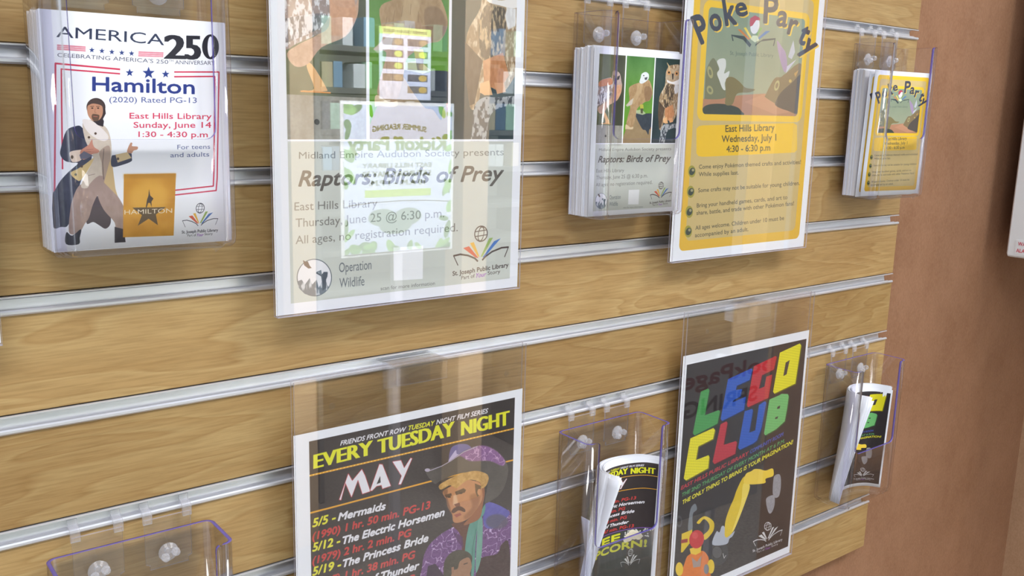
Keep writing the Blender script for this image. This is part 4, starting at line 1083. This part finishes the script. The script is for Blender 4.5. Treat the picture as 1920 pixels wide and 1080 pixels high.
# party flyers, the front ones fanned
stack(-1.96, -0.58, -0.72, -2.59, 0.15, 0.34, 16, 'stack of party flyers behind the two fanned ones', 4)
tag(sheet('flyer', bilinear(-1.96, -0.57, -0.745, -2.60, .42, .54, .37, .50), 4, 4, 0.006, [M['print_party'], M['paper']], origin=(-1.6, -.6, -2.55)), 'small yellow party flyer peeking out from behind the front one', 'flyer')
tag(sheet('flyer', bilinear(-1.92, -0.57, -0.725, -2.58, .48, .62, .43, .60), 4, 4, 0.006, [M['print_party'], M['paper']], origin=(-1.6, -.7, -2.53)), 'frontmost small yellow party flyer in the right holder', 'flyer')

# curled flyers
def curve_pts(pts):
    P = np.array(pts, float)
    ext = np.vstack([2 * P[0] - P[1], P, 2 * P[-1] - P[-2]])
    dense = []
    for i in range(len(P) - 1):
        p0, p1, p2, p3 = ext[i], ext[i + 1], ext[i + 2], ext[i + 3]
        for t in np.linspace(0, 1, 12, endpoint=False):
            dense.append(0.5 * (2 * p1 + (p2 - p0) * t + (2 * p0 - 5 * p1 + 4 * p2 - p3) * t * t + (3 * p1 - p0 - 3 * p2 + p3) * t ** 3))
    dense.append(P[-1]); D = np.array(dense); s = np.concatenate([[0], np.cumsum(np.hypot(*np.diff(D, axis=0).T))])
    return lambda a: (np.interp(a, s, D[:, 0]), np.interp(a, s, D[:, 1])), s[-1]
def curled(topc, botc, zt, zb, Wd=1.42, off=0.0):
    """plan curves (x, y) from the right edge round to the left edge, at the top and at the bottom"""
    ft, lt = curve_pts(topc); fb, lb = curve_pts(botc)
    def P(u, v):
        a = (1 - u)
        xt, yt = ft(a * min(lt, Wd)); xb, yb = fb(a * min(lb, Wd)); w_ = v ** 1.2
        return (xt * w_ + xb * (1 - w_) - off * .3, yt * w_ + yb * (1 - w_) + off, zb + (zt - zb) * v)
    return P
TC = [(-6.30, -.74), (-6.44, -.54), (-6.72, -.44), (-7.00, -.45), (-7.20, -.58), (-7.26, -.78), (-7.14, -.96), (-6.98, -1.02)]
TC = [(x + .19, y + .17) for x, y in TC]
BC = [(-6.30, -.72), (-6.50, -.60), (-6.85, -.52), (-7.20, -.52), (-7.50, -.62), (-7.66, -.78)]
BC = [(x + .17, y + .16) for x, y in BC]
for k in range(5):
    sheet_lbl = ('curled black film flyer facing the viewer at the front', 'curled film flyers packed behind the front one')[k > 0]
    if k == 0:
        tag(sheet('flyer', curled(TC, BC, -5.86, -7.56), 40, 16, 0.006, [M['print_film_small'], M['paper']], origin=(-7, -.6, -7.5)), 'curled black film flyer with yellow popcorn lettering in the holder', 'flyer')
TCb = [(x - .0, y) for x, y in TC]
def curled_stack(label, TC_, BC_, zt, zb, n, step, trim):
    mb_v, mb_f = [], []
    objs = []
    for k in range(1, n + 1):
        P = curled(TC_, BC_, zt + .02 + .012 * (k % 3), zb, off=step * k)
        nu, nv = 30, 8; base = len(mb_v)
        for j in range(nv + 1):
            for i in range(nu + 1): mb_v.append(P(trim * k / n + (1 - trim * k / n) * i / nu, j / nv))
        for j in range(nv):
            for i in range(nu):
                a = base + j * (nu + 1) + i; mb_f.append((a, a + 1, a + nu + 2, a + nu + 1))
    o = mesh('flyer_stack', mb_v, mb_f, M['paper'], smooth=True)
    so = o.modifiers.new('thickness', 'SOLIDIFY'); so.thickness = 0.008 * S
    return tag(o, label, 'flyers', kind='stuff')
curled_stack('curled film flyers packed behind the front one', [(x + .03, y) for x, y in TC], [(x + .03, y) for x, y in BC], -5.86, -7.56, 7, 0.016, 0.06)
def point_sheet(u, v):     # a slumped sheet whose corner stands up to a point at the left of the pocket
    return (-7.48 + .42 * u * (1 - v) + .06 * v, -.62 + .30 * u * (1 - v * .5), -7.56 + 1.25 * v)
tag(sheet('flyer', point_sheet, 6, 8, 0.006, [M['paper'], M['paper']], origin=(-7.5, -.7, -7.5)), 'blank white corner of a slumped flyer left of the curled film flyers', 'flyer')

TE = [(-.92, -.72), (-1.04, -.48), (-1.28, -.36), (-1.52, -.38), (-1.72, -.52), (-1.80, -.72), (-1.72, -.90), (-1.62, -1.0)]
BE = [(-.94, -.70), (-1.10, -.50), (-1.42, -.40), (-1.78, -.44), (-2.05, -.58), (-2.20, -.80)]
TE = [(x + .32, y + .16) for x, y in TE]; BE = [(x + .30, y + .16) for x, y in BE]
tag(sheet('flyer', curled(TE, BE, -5.84, -7.55), 40, 16, 0.006, [M['print_brick'], M['paper']], origin=(-1.6, -.6, -7.5)), 'curled black toy brick flyer facing the viewer in right holder', 'flyer')
curled_stack('curled toy brick flyers packed behind the front one', [(x, y) for x, y in TE], BE, -5.82, -7.55, 6, 0.016, 0.05)

# ---------------------------------------------------------------- alarmed cabinet on the side wall
cb = empty('alarm_cabinet', (5.1, -2.5, -3.93), 'white metal cabinet with red warning lettering on the side wall', 'cabinet')
cx0 = 3.72
MB().box(cx0 + .12, XR, -4.9, -0.16, -4.0, 2.6, b=.03).build('body', M['white_metal'], cb)
MB().box(cx0, cx0 + .11, -4.88, -0.17, -3.98, 2.58, b=.03).build('door', M['white_metal'], cb)
lb = MB().box(cx0 - .012, cx0, -1.3, -0.33, -3.92, -3.64).build('label', M['white_metal'], cb)
def letters(t, y0, y1, z, h, parent):
    co, tr = text_tris(t, 0.0, 0.0); x_0, x_1 = co[:, 0].min(), co[:, 0].max(); n = len(co); vs = []
    for dx in (0.0, 0.006):
        for a, b in co: vs.append((cx0 - .014 - dx, y0 + (y1 - y0) * (a - x_0) / (x_1 - x_0), z + h * b / cap_height()))
    fs = [tuple(f) for f in tr] + [tuple(i + n for i in f) for f in tr]
    mesh('lettering', vs, fs, M['red_ink'], parent)
letters('WARNING', -0.38, -0.76, -3.745, .07, lb); letters('ALARM WILL SOUND', -0.36, -1.18, -3.875, .07, lb)
# ---------------------------------------------------------------- the room behind the viewer, seen only as reflections in the acrylic
def seen(px, py, D):
    x, z = on_plane(px, py, -D); return x, z
def art_kickoff():
    a = Art(660, 1020, (206, 218, 244)); a.local()
    g = (96, 160, 60)
    rs = random.Random(7)
    for _ in range(46):
        s_ = rs.choice((0, 1, 2, 3)); x, y = (rs.uniform(0, .07), rs.random()) if s_ == 0 else (rs.uniform(.93, 1), rs.random()) if s_ == 1 else (rs.random(), rs.uniform(0, .05)) if s_ == 2 else (rs.random(), rs.uniform(.95, 1))
        a.ell(x, y, rs.uniform(.03, .07), rs.uniform(.015, .035), rs.choice((g, (130, 190, 90), (70, 130, 56))), rot=rs.uniform(0, 180))
    a.text('SUMMER READING', (.25, .18), (.75, .18), .035, (56, 84, 6), .03, arc=.02)
    a.text('Kickoff Party', (.06, .30), (.96, .30), .085, (90, 130, 10), .04, outline=((10, 30, 16), 5))
    a.text('EAST HILLS LIBRARY', (.2, .42), (.84, .42), .03, (56, 84, 6), .02); a.text('SATURDAY, MAY 30', (.2, .48), (.84, .48), .035, (56, 84, 6), .03)
    a.text('10 A.M. - 1 P.M.', (.26, .54), (.78, .54), .035, (56, 84, 6), .03); a.fill([(.2, .57), (.82, .57), (.82, .62), (.2, .62)], (176, 210, 70))
    a.line([(.03, .67), (.25, .655), (.5, .65), (.75, .655), (.97, .67)], 6, (60, 48, 50))
    a.ell(.42, .76, .13, .06, (130, 156, 146)); a.ell(.66, .76, .13, .06, (130, 156, 146)); a.ell(.54, .82, .15, .06, (130, 156, 146))
    return a.material('kickoff_print')
def art_guide():
    a = Art(420, 640, (214, 222, 244)); a.local()
    a.fill([(0, 0), (1, 0), (1, .1), (0, .1)], (206, 230, 140)); a.text('SUMMER LIBRARY GUIDE', (.08, .075), (.92, .075), .04, (60, 70, 60), .02)
    rs = random.Random(5)
    for r_ in range(5):
        for c_ in range(2):
            y = .15 + r_ * .165; x = .06 + c_ * .48
            if r_ == 4 and c_ == 1: continue
            a.fill([(x, y), (x + .4, y), (x + .4, y + .1), (x, y + .1)], rs.choice(((110, 104, 104), (128, 120, 110), (96, 100, 116))), tex=mottle(r_ * 2 + c_, 14, 26))
            a.ell(x + .1, y + .05, .08, .045, rs.choice(((210, 180, 90), (170, 150, 120), (200, 220, 120))))
    return a.material('guide_print')
def art_book_board():
    a = Art(620, 900, (176, 180, 180)); a.local()
    a.text('BookPage', (-.25, .16), (.95, .16), .10, (130, 30, 40), .03); a.text('SPRING', (.1, .34), (.92, .34), .095, (40, 40, 48), .03)
    return a.material('book_board_print')

def noticeboard(px, py, px2, py2, D, mat, label, cat, name, post=True, group=None):
    """a poster standing in the room and facing the slat wall: placed by its corners"""
    (xa, za), (xb, zb) = seen(px, py, D), seen(px2, py2, D); y = -D - 0.8
    o = sheet(name, lambda u, v: (max(xa, xb) - abs(xb - xa) * u, y, min(za, zb) + abs(za - zb) * v), 2, 2, 0.02, [mat, M['paper']], origin=((xa + xb) / 2, y, min(za, zb)))
    return tag(o, label, cat, group), (xa + xb) / 2, y, min(za, zb), max(za, zb), abs(xb - xa)
# floor stand that carries the kickoff poster and the guide sheet above it
o1, mx, my, zlo, zhi, wd = noticeboard(645, 195, 845, 462, 17.0, art_kickoff(), 'summer kickoff party poster with leafy green border, standing behind the viewer', 'poster', 'poster')
o2, mx2, _, zlo2, zhi2, wd2 = noticeboard(712, 48, 808, 188, 17.0, art_guide(), 'small guide sheet with rows of photographs above the kickoff poster', 'poster', 'poster')
st = empty('poster_stand', (mx, my - .3, FL), 'slim grey floor stand holding the kickoff poster', 'stand')
MB().box(mx - .15, mx + .15, my - .35, my - .05, FL + .5, zhi2, b=.02).build('pole', M['alu'], st)
MB().box(mx - 2.6, mx + 2.6, my - 2.4, my + 1.2, FL, FL + .5, b=.05).build('base', M['alu'], st)
MB().box(mx - wd / 2 - .1, mx + wd / 2 + .1, my - .06, my - .03, zlo - .1, zhi + .1).build('backing_plate', M['white_metal'], st)
o3, bx, by, bz, bzh, bw = noticeboard(1287, 690, 1432, 930, 12.0, art_book_board(), 'grey reading board with dark red heading, standing behind the viewer', 'sign', 'reading_board')
st2 = empty('poster_stand', (bx, by - .3, FL), 'slim grey floor stand holding the grey reading board', 'stand')
MB().box(bx - .12, bx + .12, by - .35, by - .05, FL + .5, bzh, b=.02).build('pole', M['alu'], st2)
MB().box(bx - 2.0, bx + 2.0, by - 2.0, by + 1.0, FL, FL + .5, b=.05).build('base', M['alu'], st2)
# pale timber columns of the room
M['timber'] = principled('pale_timber', srgb(184, 160, 130), 0.5)[0]
for i, (pa, pb, D) in enumerate(((548, 592, 30.0), (868, 915, 30.0), (1444, 1478, 24.0))):
    xa, _ = seen(pa, 400, D); xb, _ = seen(pb, 400, D)
    tag(MB().box(min(xa, xb), max(xa, xb), -D - 0.8 - abs(xb - xa), -D - 0.8, FL, CE, b=.03).build('column', M['timber']), kind='structure')
# bookcase with books behind the stand
D = 34.0; (xa, zt_), (xb, zb_) = seen(600, 60, D), seen(1010, 60, D); by0 = -D - .8
x_0, x_1 = min(xa, xb), max(xa, xb)
zs = [seen(800, 95, D)[1], seen(800, 170, D)[1], seen(800, 255, D)[1]]
bk = empty('bookcase', ((x_0 + x_1) / 2, by0 - 2, FL), 'long dark bookcase with blue and white books, behind the viewer', 'bookcase')
M['shelf'] = principled('dark_shelf', srgb(96, 100, 98), 0.5)[0]
levels = [zs[1] - (zs[0] - zs[1]) * k for k in range(-1, 6)]
for z in levels:
    if z > FL: MB().box(x_0, x_1, by0 - 3.6, by0, z - .3, z, b=.03).build('shelf', M['shelf'], bk)
MB().box(x_0 - .3, x_0, by0 - 3.6, by0, FL, levels[0] + .3, b=.03).build('side_panel', M['shelf'], bk)
MB().box(x_1, x_1 + .3, by0 - 3.6, by0, FL, levels[0] + .3, b=.03).build('side_panel', M['shelf'], bk)
bcol = [principled('book_cloth', srgb(*c), .6)[0] for c in ((110, 150, 180), (200, 210, 214), (70, 100, 130), (150, 190, 170), (60, 70, 84), (180, 170, 140))]
cname = ['blue', 'white', 'navy', 'pale green', 'black', 'tan']
rs = random.Random(11)
for li, z in enumerate(levels[:4]):
    x = x_0 + .2
    while x < x_1 - 1.0:
        wb = rs.uniform(.35, .8); hb = rs.uniform(2.6, 3.4) * (zs[0] - zs[1]) / 4.6; ci = rs.randrange(6)
        b_ = MB(); b_.box(x, x + wb, by0 - 2.6, by0 - .25, z + .002, z + hb, b=.02)
        tag(b_.build('book', bcol[ci]), '%s book upright on the bookcase behind the viewer' % cname[ci], 'book', '%s books in the bookcase behind the viewer' % cname[ci])
        x += wb + rs.choice((.02, .02, .03, .6))

_t = Vector(W3(mx, my, (zlo + zhi) / 2)); spo.rotation_euler = (_t - spo.location).to_track_quat('-Z', 'Y').to_euler()
